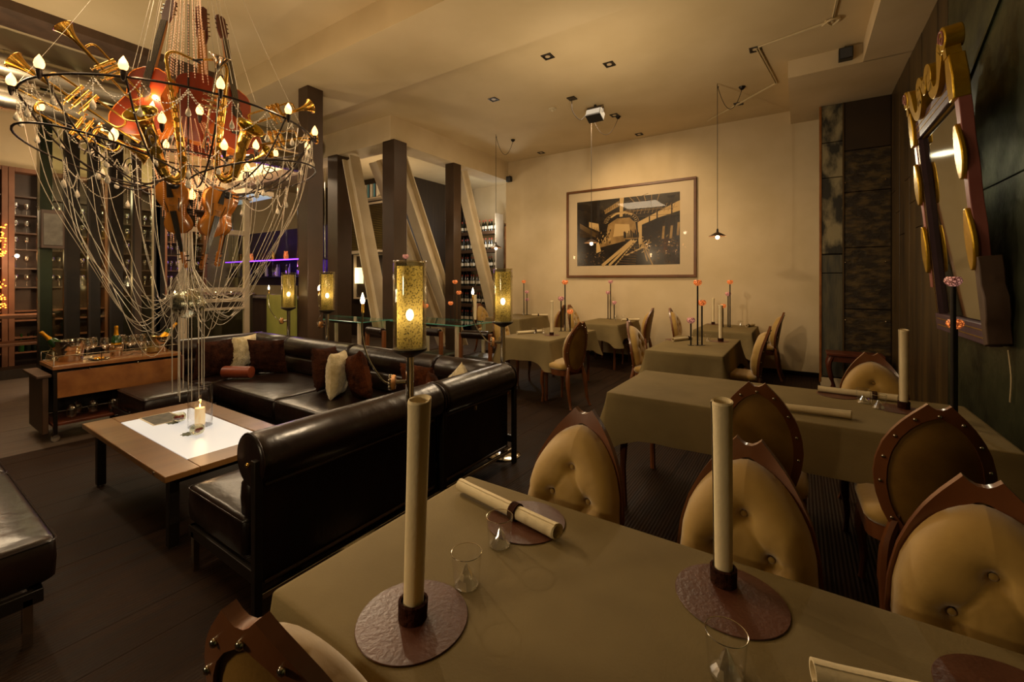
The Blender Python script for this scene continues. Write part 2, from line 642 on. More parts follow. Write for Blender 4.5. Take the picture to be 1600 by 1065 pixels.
def sag(a, b, s, n=14):
    a, b = Vector(a), Vector(b)
    return [a.lerp(b, i / n) + Vector((0, 0, -s * 4 * (i / n) * (1 - i / n))) for i in range(n + 1)]
# ---------------------------------------------------------------- the room shell
def struct(name, g, m, parent=None, **k):
    o = obj(name, g, m, parent, **k)
    if parent is None:
        o['kind'] = 'structure'
    return o


ZC = 4.2          # ceiling over the dining side
ZL = 4.38         # ceiling over the lounge
ZB = 4.05         # underside of the broad cross beam
YB = 8.2          # picture wall
XW = 1.02          # dark wall on the right

fl = struct('floor', G().box(-17, -3.5, -.12, 1.3, 11, -.022), 'dark_steel')
board_meshes = {}
x = -16.9
ri = random.Random(3)
while x < 1.2:
    wd = .24
    y = -3.4
    cut = [-3.4, ri.uniform(-1.5, .5), ri.uniform(2.2, 3.8), ri.uniform(5.4, 7.6), 10.9]
    for a, b in zip(cut, cut[1:]):
        g = G().box(x + .001, a + .001, -.022, x + wd - .001, b - .001, ri.uniform(-.0012, 0))
        obj('floor_board', g, 'floor_wood_pale' if (x < -5.75) else 'floor_wood', fl, smooth=False)
    x += wd

# picture wall and the wall edge beyond the truss
g = G().box(-5.62, YB, 0, XW + .3, YB + .2, ZC + .3)
wb = struct('wall_back', g, 'plaster')
struct('baseboard_back', G().box(-5.62, YB - .015, 0, .3, YB, .07), 'dark_steel')
struct('wall_far', G().box(-9.4, 10, 0, -5.4, 10.2, ZC + .3), 'plaster')
struct('wall_bar', G().box(-17, 7.5, 0, -8.35, 7.7, ZC + .3), 'dark_panel')
struct('wall_bar_side', G().box(-8.45, 7.7, 0, -8.35, 10, ZC + .3), 'dark_panel')
struct('wall_left', G().box(-13.2, -3.5, 0, -13.0, 7.5, ZC + .3), 'plaster')
struct('wall_left_upper', G().box(-11.5, .2, 3.42, -11.3, 5.2, ZL + .2), 'plaster')

# ceilings
struct('ceiling_dining', G().box(-17, 3.95, ZC, XW + .3, 11, ZC + .2), 'ceiling_paint')
struct('ceiling_lounge', G().box(-17, -3.5, ZL, XW + .3, 2.96, ZL + .2), 'ceiling_paint')
struct('trim_cross_beam', G().box(-17, 2.94, ZB, XW + .3, 3.97, ZL + .1), 'ceiling_paint')
struct('trim_duct_rail', G().box(-7.25, -3.5, ZL - .10, -6.75, 2.94, ZL + .02), 'grey_wood')
# truss beam: one leg towards the picture wall, one towards the bar
g = G().box(-5.98, 4.78, 3.78, -5.56, YB, ZC + .05)
struct('trim_truss_beam', g, 'plaster')
struct('trim_bar_beam', G().box(-12.9, 4.78, 3.78, -5.98, 5.2, ZC + .05), 'plaster')
# soffit along the dark wall
g = G().box(-.12, 6.32, 3.99, XW + .3, YB, ZC + .05)
struct('trim_soffit_end', g, 'plaster')
struct('trim_soffit_side', G().box(.60, -3.5, 3.99, XW + .3, 6.33, ZC + .25), 'plaster')

# right wall: planks towards the pillar, beaten steel sheets nearer
wr = struct('wall_right', G().box(XW + .03, -3.5, 0, XW + .25, YB, 4.2), 'dark_steel')
yy = 4.98
for k in range(9):
    wd = [.31, .27, .33, .29, .30, .27, .31, .28, .30][k]
    for z0, z1 in ((0, 2.05 + .3 * (k % 3)), (2.056 + .3 * (k % 3), 3.99)):
        obj('plank', G().box(XW - .002 * (k % 2), yy + .003, z0, XW + .03, yy + wd - .003, z1), 'old_wood_wall', wr, smooth=False, bevel=.003)
    yy += wd
for (a, b) in ((-3.4, -1.0), (-.99, 1.0), (1.01, 2.2), (2.21, 3.31), (3.33, 4.97)):
    for z0, z1 in ((0, 2.1), (2.105, 3.99)):
        obj('panel', G().box(XW, a, z0, XW + .03, b, z1), 'old_metal_wall', wr, smooth=False, bevel=.004)
g = G()
for z in (.5, 1.0, 1.5, 2.0, 2.45, 2.9, 3.4, 3.8):
    for y in (3.29, 3.36):
        g.sph((XW, y, z), .012, 8, 4)
obj('rivet', g, 'dark_steel', wr, kind='stuff')
obj('corner_strip', G().box(XW - .008, 3.306, 0, XW + .01, 3.334, 3.99), 'old_wood_wall', wr)
obj('batten', G().add([(XW - .014, 3.34, 3.42), (XW - .014, 3.37, 3.44), (XW - .014, 4.95, 2.72), (XW - .014, 4.93, 2.70),
                       (XW, 3.34, 3.42), (XW, 3.37, 3.44), (XW, 4.95, 2.72), (XW, 4.93, 2.70)],
                      [(0, 1, 2, 3), (7, 6, 5, 4), (0, 4, 5, 1), (1, 5, 6, 2), (2, 6, 7, 3), (3, 7, 4, 0)]), 'old_metal_wall', wr)

# pillar clad in salvaged doors and peeling panels
YP = 7.6
pl = struct('wall_pillar', G().box(.25, YP + .03, .14, XW + .02, YB + .02, 3.99), 'dark_steel')
for z0, z1, m in ((.14, 1.60, 'peeling_blue'), (1.61, 1.86, 'peeling_blue'), (1.88, 2.95, 'peeling_paint'), (2.96, 3.45, 'peeling_paint'), (3.46, 3.98, 'peeling_paint')):
    obj('panel', G().box(.262, YP, z0, .50, YP + .03, z1), m, pl, smooth=False, bevel=.004)
for z0, z1, m in ((.14, 1.1, 'rough_door'), (1.11, 1.95, 'rough_door'), (1.96, 2.72, 'rough_door'), (2.73, 3.30, 'rough_door'), (3.31, 3.98, 'bare_panel')):
    obj('panel', G().box(.512, YP + .005, z0, XW - .006, YP + .03, z1), m, pl, smooth=False, bevel=.004)
obj('wooden_edge', G().box(.232, YP - .01, .05, .26, YP + .05, 3.98), 'wood_warm', pl, bevel=.003)
obj('batten', G().box(.498, YP - .012, .14, .515, YP + .01, 3.98), 'old_wood_wall', pl)
for z in (2.86, 1.75, .95):
    for x in (.53, .96):
        obj('screw', G().sph((x, YP, z), .011, 8, 4), 'silver', pl)
struct('baseboard_pillar', G().box(.25, YP - .01, 0, .56, YP + .2, .12), 'plaster')

# columns of the truss, each with its sloping member
for i, (x, y, s, top) in enumerate(((-5.45, 3.33, .22, ZB), (-7.13, 4.93, .30, 3.8), (-5.62, 4.92, .28, 3.8), (-5.68, 6.45, .22, 3.8))):
    lab = ['dark brown square column rising beside the corner of the leather sofa',
           'dark brown column under the bar end of the beam', 'broad dark brown column under the corner of the white beam',
           'slimmer dark brown column in front of the wine shelves'][i]
    c = thing('steel_column', lab, 'column', (x, y, 0), group=None)
    g = G().box(-s / 2, -s / 2, 0, s / 2, s / 2, top)
    obj('shaft', g, 'brown_steel', c, bevel=.006)
    obj('base_plate', G().box(-s / 2 - .05, -s / 2 - .05, 0, s / 2 + .05, s / 2 + .05, .02), 'dark_steel', c, bevel=.003)


def beam_member(a, b, wdt, dep, name, label):
    """rolled H-section leaning between two points"""
    a, b = Vector(a), Vector(b)
    L = (b - a).length
    d = (b - a).normalized()
    side = d.cross(Vector((0, 0, 1))).normalized()
    up = side.cross(d)
    M = Matrix((side, d, up)).transposed().to_4x4()
    t = thing(name, label, 'strut', a)
    t.rotation_euler = M.to_euler()
    for nm, s in (('flange', 1), ('flange', -1)):
        obj(nm, G().box(-wdt / 2, 0, s * dep / 2 - .012, wdt / 2, L, s * dep / 2 + .012), 'strut_paint', t, bevel=.003)
    obj('web', G().box(-.01, .0, -dep / 2 + .013, .01, L, dep / 2 - .013), 'strut_paint', t)
    return t


beam_member((-6.80, 4.93, 3.72), (-5.92, 4.93, .62), .22, .20, 'sloping_strut', 'white sloping steel strut left of the broad brown column')
beam_member((-5.91, 5.22, 3.72), (-5.91, 6.95, .1), .22, .22, 'sloping_strut', 'white sloping steel strut between the broad and the slim column')
beam_member((-6.6, 5.35, 3.74), (-6.6, 7.2, .1), .22, .20, 'sloping_strut', 'paler sloping strut standing behind the front one')
beam_member((-5.75, 6.76, 3.72), (-5.75, 8.0, .5), .20, .18, 'sloping_strut', 'white sloping strut leaning towards the picture wall')
# ---------------------------------------------------------------- dining tables
def rrect(x0, x1, y0, y1, r, n=4, m=10):
    """rounded rectangle as a closed list, m points per side"""
    P = []
    cs = [(x1 - r, y0 + r, -90), (x1 - r, y1 - r, 0), (x0 + r, y1 - r, 90), (x0 + r, y0 + r, 180)]
    for i, (cx, cy, a0) in enumerate(cs):
        for k in range(n + 1):
            a = rad(a0 + 90 * k / n)
            P.append((cx + r * math.cos(a), cy + r * math.sin(a)))
        nx, ny, na = cs[(i + 1) % 4]
        a = rad(a0 + 90)
        p = (cx + r * math.cos(a), cy + r * math.sin(a))
        q = (nx + r * math.cos(a), ny + r * math.sin(a))
        for k in range(1, m):
            t = k / m
            P.append((p[0] + (q[0] - p[0]) * t, p[1] + (q[1] - p[1]) * t))
    return P


def cloth(w, d, z, drop, seed, corner=.10, flare=.05):
    rr = random.Random(seed)
    ph = [rr.uniform(0, 6.28) for _ in range(6)]
    x0, x1, y0, y1 = -w / 2, w / 2, -d / 2, d / 2
    base = rrect(x0, x1, y0, y1, .012, 3, 18)
    n = len(base)
    per = 2 * (w + d)
    g = G()
    L = []
    cn = [(x0, y0), (x1, y0), (x1, y1), (x0, y1)]
    for inset, zz in ((.5, z), (.12, z), (.015, z), (.003, z - .002), (0, z - .006)):
        if inset >= .5:
            L.append([(p[0] * .05, p[1] * .05, zz) for p in base])
        else:
            L.append([(p[0] * (1 - 2 * inset / w), p[1] * (1 - 2 * inset / d), zz) for p in base])
    rows = 9
    for j in range(1, rows + 1):
        t = j / rows
        row = []
        for i, p in enumerate(base):
            q = base[(i + 1) % n]
            o = base[i - 1]
            nx, ny = (q[1] - o[1]), -(q[0] - o[0])
            l = math.hypot(nx, ny) or 1
            nx, ny = nx / l, ny / l
            dc = min(math.hypot(p[0] - c[0], p[1] - c[1]) for c in cn)
            ce = math.exp(-(dc / .13) ** 2)
            s = i / n * per
            rip = math.sin(s * 9 + ph[0]) * .35 + math.sin(s * 17 + ph[1]) * .3 + math.sin(s * 5 + ph[2]) * .35
            fold = math.cos(dc * 30) * math.exp(-dc / .2) * .022
            off = t * (flare * .35 + .016 * rip) + t ** 1.4 * (ce * flare * 1.5 + fold)
            dz = t * (drop + ce * corner + .008 * math.sin(s * 7 + ph[3]))
            row.append((p[0] + nx * off, p[1] + ny * off, z - .006 - dz))
        L.append(row)
    g.loops(L, cap0=True)
    # hem thickness
    g.loops([L[-1], [(a * .997, b * .997, c + .004) for a, b, c in L[-1]]])
    return g


def table(cx, cy, w, d, label, clabel, seed, drop=.26, z=.76):
    t = thing('dining_table', label, 'table', (cx, cy, 0), group='cloth-covered dining tables')
    obj('tabletop', G().box(-w / 2 + .015, -d / 2 + .015, z - .035, w / 2 - .015, d / 2 - .015, z - .008), 'chair_wood', t, bevel=.004)
    obj('apron', G().box(-w / 2 + .07, -d / 2 + .07, z - .11, w / 2 - .07, d / 2 - .07, z - .035), 'chair_wood', t)
    for sx in (-1, 1):
        for sy in (-1, 1):
            x, y = sx * (w / 2 - .09), sy * (d / 2 - .09)
            g = G().tube([(x, y, z - .1), (x, y, z - .3), (x + sx * .006, y + sy * .006, .25), (x, y, 0)], [.032, .028, .020, .022], 8)
            obj('leg', g, 'chair_wood', t)
    c = obj('tablecloth', cloth(w, d, z, drop, seed), 'cloth_green', loc=(cx, cy, 0), ang=70)
    tag(c, clabel, 'tablecloth', 'olive tablecloths')
    return t


T1 = (-.14, .91)
table(-.14, .91, 1.82, .74, 'long wooden dining table in the foreground, hidden under its cloth', 'olive grey tablecloth of the foreground table', 1)
table(-.13, 3.17, 1.88, .86, 'long wooden dining table by the mirror wall with its legs showing', 'olive grey tablecloth of the second table, in front of the mirror', 2)
table(-1.0, 5.38, .76, 1.48, 'dining table behind the second table, right of the room middle', 'olive tablecloth of the table with the napkin and candle trio at centre right', 3)
table(-.95, 7.50, .78, 1.14, 'dining table against the picture wall, nearest the pillar', 'olive tablecloth by the back wall nearest the pillar', 4)
table(-2.93, 5.38, .76, 1.45, 'dining table just right of the sofa end lamp', 'olive tablecloth with a lying napkin just right of the sofa end lamp', 5)
table(-2.9, 7.50, .78, 1.14, 'dining table against the wall under the left half of the picture', 'olive tablecloth against the wall under the large picture', 6)
table(-4.85, 7.50, .80, 1.15, 'dining table in the far left corner of the picture wall', 'olive tablecloth in the far corner beside the picture wall end', 7)


# ---------------------------------------------------------------- pointed shell-back chairs
HW = [(.42, .085), (.46, .125), (.52, .155), (.60, .178), (.68, .186), (.76, .180), (.84, .160), (.90, .133), (.95, .103), (.99, .072), (1.02, .046), (1.035, .034)]
HI = [(.455, .06), (.50, .105), (.56, .130), (.64, .145), (.72, .145), (.80, .133), (.87, .108), (.92, .078), (.955, .045), (.975, .012)]


def bowy(x, z):
    return 1.35 * x * x - .16 * (z - .45)


HW = [(z if z < .7 else .7 + (z - .7) * .945, w) for z, w in HW]
HI = [(z if z < .7 else .7 + (z - .7) * .945, w) for z, w in HI]


def shell_outline(tab, n, notch):
    R_ = []
    z0, z1 = tab[0][0], tab[-1][0]
    for k in range(n + 1):
        z = z0 + (z1 - z0) * (1 - (1 - k / n) ** 1.3)
        R_.append((lerp_tab(tab, z), z))
    out = list(R_)
    if notch:
        w = R_[-1][0]
        out += [(w * .62, z1 - .012), (w * .25, z1 - .019), (-w * .25, z1 - .019), (-w * .62, z1 - .012)]
    else:
        out += [(.006, z1 + .002), (.002, z1 + .003), (-.002, z1 + .003), (-.006, z1 + .002)]
    out += [(-x, z) for x, z in reversed(R_)]
    out += [(-tab[0][1] * .5, z0 - .012), (0, z0 - .016), (tab[0][1] * .5, z0 - .012)]
    return out


def make_chair(name, label, group):
    t = thing(name, label, 'chair', group=group)
    O = shell_outline(HW, 22, True)
    I = shell_outline(HI, 22, False)
    YB_ = -.20
    th = .024
    Lp = [[(x, YB_ + bowy(x, z), z) for x, z in I], [(x, YB_ + bowy(x, z), z) for x, z in O],
          [(x, YB_ - th + bowy(x, z), z) for x, z in O], [(x, YB_ - th + bowy(x, z), z) for x, z in I],
          [(x, YB_ + bowy(x, z), z) for x, z in I]]
    obj('back_frame', G().loops(Lp), 'chair_wood', t, ang=50)
    # recessed board closing the frame
    cx, cz = 0, .72
    Lb = []
    for s in (1.0, .8, .6, .4, .2, .03):
        Lb.append([(x * s, YB_ - th + .010 + bowy(x * s, cz + (z - cz) * s), cz + (z - cz) * s) for x, z in I])
    obj('back_board', G().loops(Lb, cap1=True), 'chair_back_board', t, ang=80)
    # studs round the back
    mid = [((a[0] + b[0]) / 2, (a[1] + b[1]) / 2) for a, b in zip(O, I)]
    for k in (2, 7, 11, 15, 19, 24, 30, 34, 38, 42, 47):
        if k < len(mid):
            x, z = mid[k]
            if k == 24:
                x, z = 0, .972
            obj('stud', G().sph((x, YB_ - th - .001 + bowy(x, z), z), .0075, 8, 5), 'silver', t)
    # buttoned cushion
    tufts = [(0, .832), (-.070, .735), (.070, .735), (0, .62), (-.085, .53), (.085, .53)]
    P = []
    n = len(O)
    HC = [(.46, .07), (.50, .125), (.58, .162), (.68, .176), (.76, .171), (.82, .155), (.865, .132), (.90, .106), (.928, .076), (.945, .048), (.955, .022)]
    CO = shell_outline(HC, 24, False)
    rings = 30
    for j in range(rings + 1):
        rr = 1 - j / rings if j < rings else .01
        row = []
        for x, z in CO:
            px, pz = x * rr, .705 + (z - .705) * rr
            h = .100 * (1 - rr ** 5) ** .55
            for tx, tz in tufts:
                dd = math.hypot(px - tx, pz - tz)
                h -= .024 * math.exp(-(dd / .014) ** 2) + .012 * math.exp(-(dd / .036) ** 2)
            for (ax, az), (bx, bz) in (((0, .832), (-.070, .735)), ((0, .832), (.070, .735)), ((-.070, .735), (0, .62)), ((.070, .735), (0, .62)), ((-.070, .735), (-.2, .73)), ((.070, .735), (.2, .73)), ((-.070, .735), (-.085, .53)), ((.070, .735), (.085, .53))):
                vx, vz = bx - ax, bz - az
                u = max(0, min(1, ((px - ax) * vx + (pz - az) * vz) / (vx * vx + vz * vz)))
                dd = math.hypot(px - ax - vx * u, pz - az - vz * u)
                h -= .005 * math.exp(-(dd / .005) ** 2) + .0025 * math.exp(-(dd / .018) ** 2)
            row.append((px, YB_ + bowy(px, pz) + max(h, .004), pz))
        P.append(row)
    P.insert(0, [(x * .9, y - .004, z) for x, y, z in P[0]])
    g = G().loops(P, cap1=True)
    cu = obj('back_cushion', g, 'velvet', t, ang=75)
    for tx, tz in tufts[:4]:
        obj('button', G().sph((tx, YB_ + bowy(tx, tz) + .068, tz), .009, 10, 6, sy=.6), 'velvet', cu)
    # seat
    def seat_ring(s, z, dy=0):
        return [(x * s, y * s + .015, z) for x, y in rrect(-.205, .205, -.20, .205, .07, 4, 4)]
    obj('seat_rail', G().loops([seat_ring(.9, .37), seat_ring(.97, .375), seat_ring(.97, .435), seat_ring(.9, .44)], True, True), 'chair_wood', t)
    obj('seat', G().loops([seat_ring(.94, .44), seat_ring(1.0, .455), seat_ring(1.01, .475), seat_ring(.97, .498), seat_ring(.8, .512), seat_ring(.4, .517)], True, True), 'velvet', t, ang=80)
    for s in (-1, 1):
        g = G().tube(spline([(s * .165, .185, .40), (s * .178, .195, .27), (s * .165, .188, .12), (s * .172, .195, 0)], 4),
                     [.026] * 3 + [.024] * 3 + [.018] * 3 + [.014] * 3 + [.017], 8)
        obj('leg', g, 'chair_wood', t)
        g = G().tube(spline([(s * .095, -.19, .52), (s * .135, -.205, .40), (s * .150, -.225, .25), (s * .150, -.25, .1), (s * .165, -.285, 0)], 4),
                     [.022] * 5 + [.026] * 4 + [.02] * 4 + [.015] * 3 + [.019], 8)
        obj('leg', g, 'chair_wood', t)
    return t


CG = 'pointed-back upholstered dining chairs'
ch0 = make_chair('dining_chair', 'pointed-back chair in the bottom left corner, its curved wooden back turned to us', CG)
ch0.location = (-.745, .605, 0)
ch0.rotation_euler = (0, 0, rad(13))
CH = [
    (-.68, 1.22, 180, 'pointed chair with gold buttoned cushion across the foreground table, left of three'),
    (-.14, 1.21, 178, 'gold cushioned pointed chair behind the upright napkin roll, middle of three'),
    (.35, 1.22, 176, 'gold cushioned pointed chair at the right end of the foreground table'),
    (-.17, 2.66, 0, 'pointed chair back at the second table, partly behind the upright napkin'),
    (.44, 2.62, 2, 'pointed chair with dark studded back by the mirror wall, at the second table'),
    (.40, 3.46, 180, 'gold cushioned pointed chair on the far side of the second table near the pillar'),
    (-2.42, 4.78, 72, 'chair with curved back seen from behind, right of the table next to the sofa end'),
    (-3.55, 5.35, -88, 'tan pointed chair left of the table beside the sofa end lamp'),
    (-1.42, 5.12, -90, 'gold pointed chair turned sideways, left of the centre right table'),
    (-.56, 5.3, 92, 'gold pointed chair right of the centre right table, seen edge on'),
    (-3.55, 7.85, -92, 'small gold chair against the wall below the picture, left side'),
    (-2.46, 7.75, 90, 'gold chair right of the table under the picture'),
    (-1.60, 7.85, -92, 'chair left of the table nearest the pillar'),
    (-.50, 7.75, 88, 'gold chair standing by the wall close to the pillar'),
    (-4.20, 7.75, 90, 'reddish backed chair right of the far corner table'),
    (-5.45, 7.35, -90, 'tan chair left of the far corner table'),
]
for x, y, a, l in CH:
    c = dup(ch0, (x, y, 0), rad(a), l)

# ---------------------------------------------------------------- napkins, mats, glasses, candle trios
def napkin_roll(length, r):
    """rolled linen: spiral section, slightly flared at the end"""
    g = G()
    n = 40
    pr = []
    for k in range(n + 1):
        a = k / n * 2 * PI * 1.55
        q = r * (1 - .10 * (1 - k / n) * 1.5)
        pr.append((a, q))
    o, i = [], []
    for j, (z, s) in enumerate(((0, 1.0), (.04, .93), (length * .3, .96), (length * .7, 1.0), (length * .93, 1.05), (length, 1.10))):
        o.append([(q * s * math.cos(a), q * s * math.sin(a), z + (.006 * math.sin(a) if j == 5 else 0)) for a, q in pr])
        i.append([((q - .003) * s * math.cos(a), (q - .003) * s * math.sin(a), z) for a, q in pr])
    m = n + 1
    for L, flip in ((o, 0), (i, 1)):
        vs = [p for l in L for p in l]
        fs = []
        for b in range(len(L) - 1):
            for k in range(n):
                f = (b * m + k, b * m + k + 1, (b + 1) * m + k + 1, (b + 1) * m + k)
                fs.append(f[::-1] if flip else f)
        g.add(vs, fs)
    # rims
    for e in (0, 5):
        vs = list(o[e]) + list(i[e])
        g.add(vs, [(k, k + 1, m + k + 1, m + k) for k in range(n)])
    return g


NG = 'rolled cream napkins'


def napkin_standing(x, y, z, label, L=.455, r=.0235, ring=True, lean=(0, 0)):
    t = thing('rolled_napkin', label, 'napkin', (x, y, z), group=NG, rot=(lean[0], lean[1], 0))
    obj('linen', napkin_roll(L, r), 'napkin', t, ang=60)
    obj('napkin_ring', G().lathe([(r + .001, -.001), (r + .006, 0), (r + .007, .038), (r + .001, .04)], 20, cap=False), 'fur_dark', t)
    return t


def napkin_lying(x, y, z, label, L=.36, r=.021, a=0, ring=.62):
    t = thing('rolled_napkin', label, 'napkin', (x, y, z + r + .001), group=NG, rot=(0, rad(90), a))
    obj('linen', napkin_roll(L, r), 'napkin', t, ang=60)
    if ring:
        obj('napkin_ring', G().lathe([(r + .002, L * ring - .012), (r + .0055, L * ring - .011), (r + .0055, L * ring + .013), (r + .002, L * ring + .014)], 16, cap=False), 'fur_dark', t)
    return t


def place_mat(x, y, z, label, r=.12):
    o = obj('leather_mat', G().lathe([(0.001, 0), (r - .002, 0), (r, .0015), (r - .001, .003), (0.001, .0035)], 40), 'mat_leather', loc=(x, y, z))
    return tag(o, label, 'place mat', 'round leather mats')


ZT = .7605
place_mat(-.705, .668, ZT, 'round brown leather mat under the upright napkin, front left')
place_mat(-.70, 1.13, ZT, 'round brown leather mat under the lying napkin near the far left corner')
place_mat(-.135, 1.12, ZT, 'round leather mat under the middle upright napkin')
place_mat(.325, 1.10, ZT, 'dark leather mat at the right edge of the foreground table')
napkin_standing(-.705, .668, ZT + .0035, 'upright rolled napkin standing on the front left leather mat', L=.475, r=.025, lean=(rad(-1.0), rad(1.35)))
napkin_standing(-.155, 1.165, ZT + .0035, 'upright rolled napkin in front of the middle gold chair', L=.44, lean=(0, rad(-.4)))
napkin_lying(-.99, 1.16, ZT + .004, 'lying rolled napkin with dark ring at the table\'s far left corner', L=.42, a=rad(-9))
napkin_lying(.02, .96, ZT + .004, 'lying rolled napkin at the right edge, without a visible ring', L=.46, a=rad(16), ring=0, r=.022)


def water_glass(x, y, z, label, h=.080, r=.037):
    t = thing('water_glass', label, 'glass', (x, y, z), rotz=random.uniform(0, 6), group='clear tumblers with a glass peak inside')
    obj('bowl', G().lathe([(r * .80, .001), (r * .84, .004), (r, h), (r - .0012, h), (r * .8, .005)], 28, cap=False), 'glass_clear', t)
    obj('rim', G().tube([(r * math.cos(a * PI / 14), r * math.sin(a * PI / 14), h) for a in range(28)], .0009, 5, closed=True), 'silver', t)
    g = G()
    rr = random.Random(int(x * 100) + 5)
    L = []
    for j, (q, zz) in enumerate(((.80, .002), (.76, .006), (.50, .017), (.34, .030), (.17, .043), (.06, .050), (.01, .053))):
        L.append([(r * q * (1 + rr.uniform(-.16, .16) * (j > 1)) * math.cos(a * PI / 7), r * q * (1 + rr.uniform(-.16, .16) * (j > 1)) * math.sin(a * PI / 7), zz) for a in range(14)])
    obj('glass_peak', g.loops(L, True, True), 'peak_glass', t, ang=10)
    return t


wg = water_glass(-.675, .815, ZT, 'tumbler with glass peak close to the front left napkin')
dup(wg, (-.70, .99, ZT), 1, 'tumbler beside the lying napkin at the far left')
dup(wg, (-.115, .90, ZT), 2, 'tumbler in front of the middle upright napkin')
dup(wg, (-.085, .745, ZT), 3, 'tumbler cut off by the bottom edge of the picture')

# second table
place_mat(.47, 3.30, ZT, 'leather mat behind the studded chair back on the second table', .11)
napkin_standing(.50, 3.33, ZT + .0035, 'upright rolled napkin on the second table, before the planked wall', L=.45, r=.022)
napkin_lying(-.10, 2.90, ZT, 'lying rolled napkin on the front edge of the second table', L=.33, a=rad(4), ring=0)
napkin_lying(.10, 3.52, ZT, 'lying rolled napkin with dark ring at the back of the second table', L=.40, a=rad(-4), ring=.72)
place_mat(.20, 3.49, ZT - .0005, 'leather mat under the lying napkin at the back of the second table', .11)
dup(wg, (.32, 3.36, ZT), 1, 'tumbler in front of the far gold chair on the second table')
dup(wg, (.38, 3.26, ZT), 1, 'tumbler beside the upright napkin on the second table')


def candle_trio(x, y, z, rz, label, mats=('mosaic', 'mosaic', 'mosaic_pink'), hs=(.74, .51, .31), s=1.0, r=.047, off=((0, 0), (.055, .02), (-.075, .0))):
    t = thing('candle_holder', label, 'candle holder', (x, y, z), rotz=rz, group='candle holders with three rods and glass balls')
    for k in range(len(hs)):
        ox, oy = off[k]
        h = hs[k]
        obj('foot', G().box(ox - .028, oy - .028, 0, ox + .028, oy + .028, .004), 'black_steel', t, bevel=.001)
        obj('rod', G().tube([(ox, oy, .003), (ox, oy, h - r * 1.0)], .009 * s, 10), 'black_steel', t)
        g = G().lathe([(.004, -r * .82), (r * .5, -r * .72), (r * .88, -r * .35), (r, 0), (r * .9, r * .38), (r * .72, r * .6), (r * .66, r * .6), (r * .8, r * .3), (r * .7, -r * .5), (.003, -r * .7)], 20, (ox, oy, h - r * .5))
        b = obj('glass_ball', g, mats[k], t)
    return t


candle_trio(.655, 3.10, ZT, rad(20), 'tall candle holder with red mosaic balls in front of the leaning mirror', ('mosaic_pink', 'mosaic'), (.755, .53), 1.3, .036, ((0, 0), (.055, .075)))
candle_trio(-.97, 5.28, ZT, rad(30), 'candle trio on the table at centre right', ('mosaic', 'mosaic', 'mosaic_pink'))
candle_trio(-2.86, 5.70, ZT, rad(200), 'candle trio on the table right of the sofa end', ('mosaic', 'mosaic_pink', 'mosaic'), (.74, .50, .31))
candle_trio(-3.02, 7.95, ZT, rad(20), 'candle trio under the picture\'s lower left corner', ('mosaic_pink',) * 3, (.74, .53, .34), off=((0, 0), (-.05, .12), (.07, .03)))
candle_trio(-5.00, 7.98, ZT, rad(-10), 'candle trio on the far left corner table', ('mosaic', 'mosaic_pink', 'mosaic_pink'), (.74, .52, .35), off=((0, 0), (.09, .0), (.05, .05)))
candle_trio(-.92, 7.62, ZT, rad(40), 'candle trio on the wall table nearest the pillar', ('mosaic', 'mosaic_pink', 'mosaic'), (.74, .55, .36), off=((0, 0), (.02, .08), (-.1, .03)))

napkin_standing(-.80, 5.78, ZT, 'upright rolled napkin on the centre right table', L=.44, r=.026)
napkin_lying(-1.28, 5.45, ZT, 'lying rolled napkin on the centre right table', L=.36, a=rad(66), ring=.8)
napkin_standing(-2.80, 5.18, ZT, 'upright rolled napkin on the table right of the sofa end', L=.46, r=.024)
napkin_lying(-3.24, 5.0, ZT, 'lying rolled napkin with ring right of the sofa end lamp', L=.40, a=rad(62), ring=.72)
napkin_standing(-1.22, 7.98, ZT, 'slim upright napkin against the wall near the pillar', L=.44, r=.022)
napkin_lying(-.70, 7.75, ZT, 'small lying napkin on the wall table nearest the pillar', L=.3, a=rad(75), ring=.2)
napkin_lying(-2.72, 7.72, ZT, 'small lying napkin on the table under the picture', L=.34, a=rad(40), ring=.3)
napkin_lying(-4.66, 7.75, ZT, 'small lying napkin on the far corner table', L=.34, a=rad(35), ring=.4)
for x, y, l in ((-1.30, 5.62, 'leather mat under the lying napkin at centre right'), (-.82, 5.78, 'leather mat under the upright napkin at centre right'),
                (-2.80, 5.18, 'leather mat under the upright napkin right of the sofa end'), (-1.22, 7.98, 'leather mat under the slim napkin at the wall')):
    place_mat(x, y, ZT - .0008, l, .11)
for i, (x, y, l) in enumerate(((-1.02, 5.62, 'tumbler left of the pair on the centre right table'), (-.93, 5.70, 'tumbler right of the pair on the centre right table'),
                               (-3.08, 5.20, 'tumbler next to the lying napkin right of the sofa end'), (-2.98, 5.28, 'tumbler next to the upright napkin right of the sofa end'),
                               (-2.85, 7.75, 'tumbler on the table under the picture, beside the candles'), (-2.75, 7.90, 'tumbler nearest the wall under the picture'),
                               (-4.85, 7.72, 'tumbler on the far corner table beside the candles'), (-.80, 7.90, 'tumbler on the wall table nearest the pillar'))):
    dup(wg, (x, y, ZT), i, l)
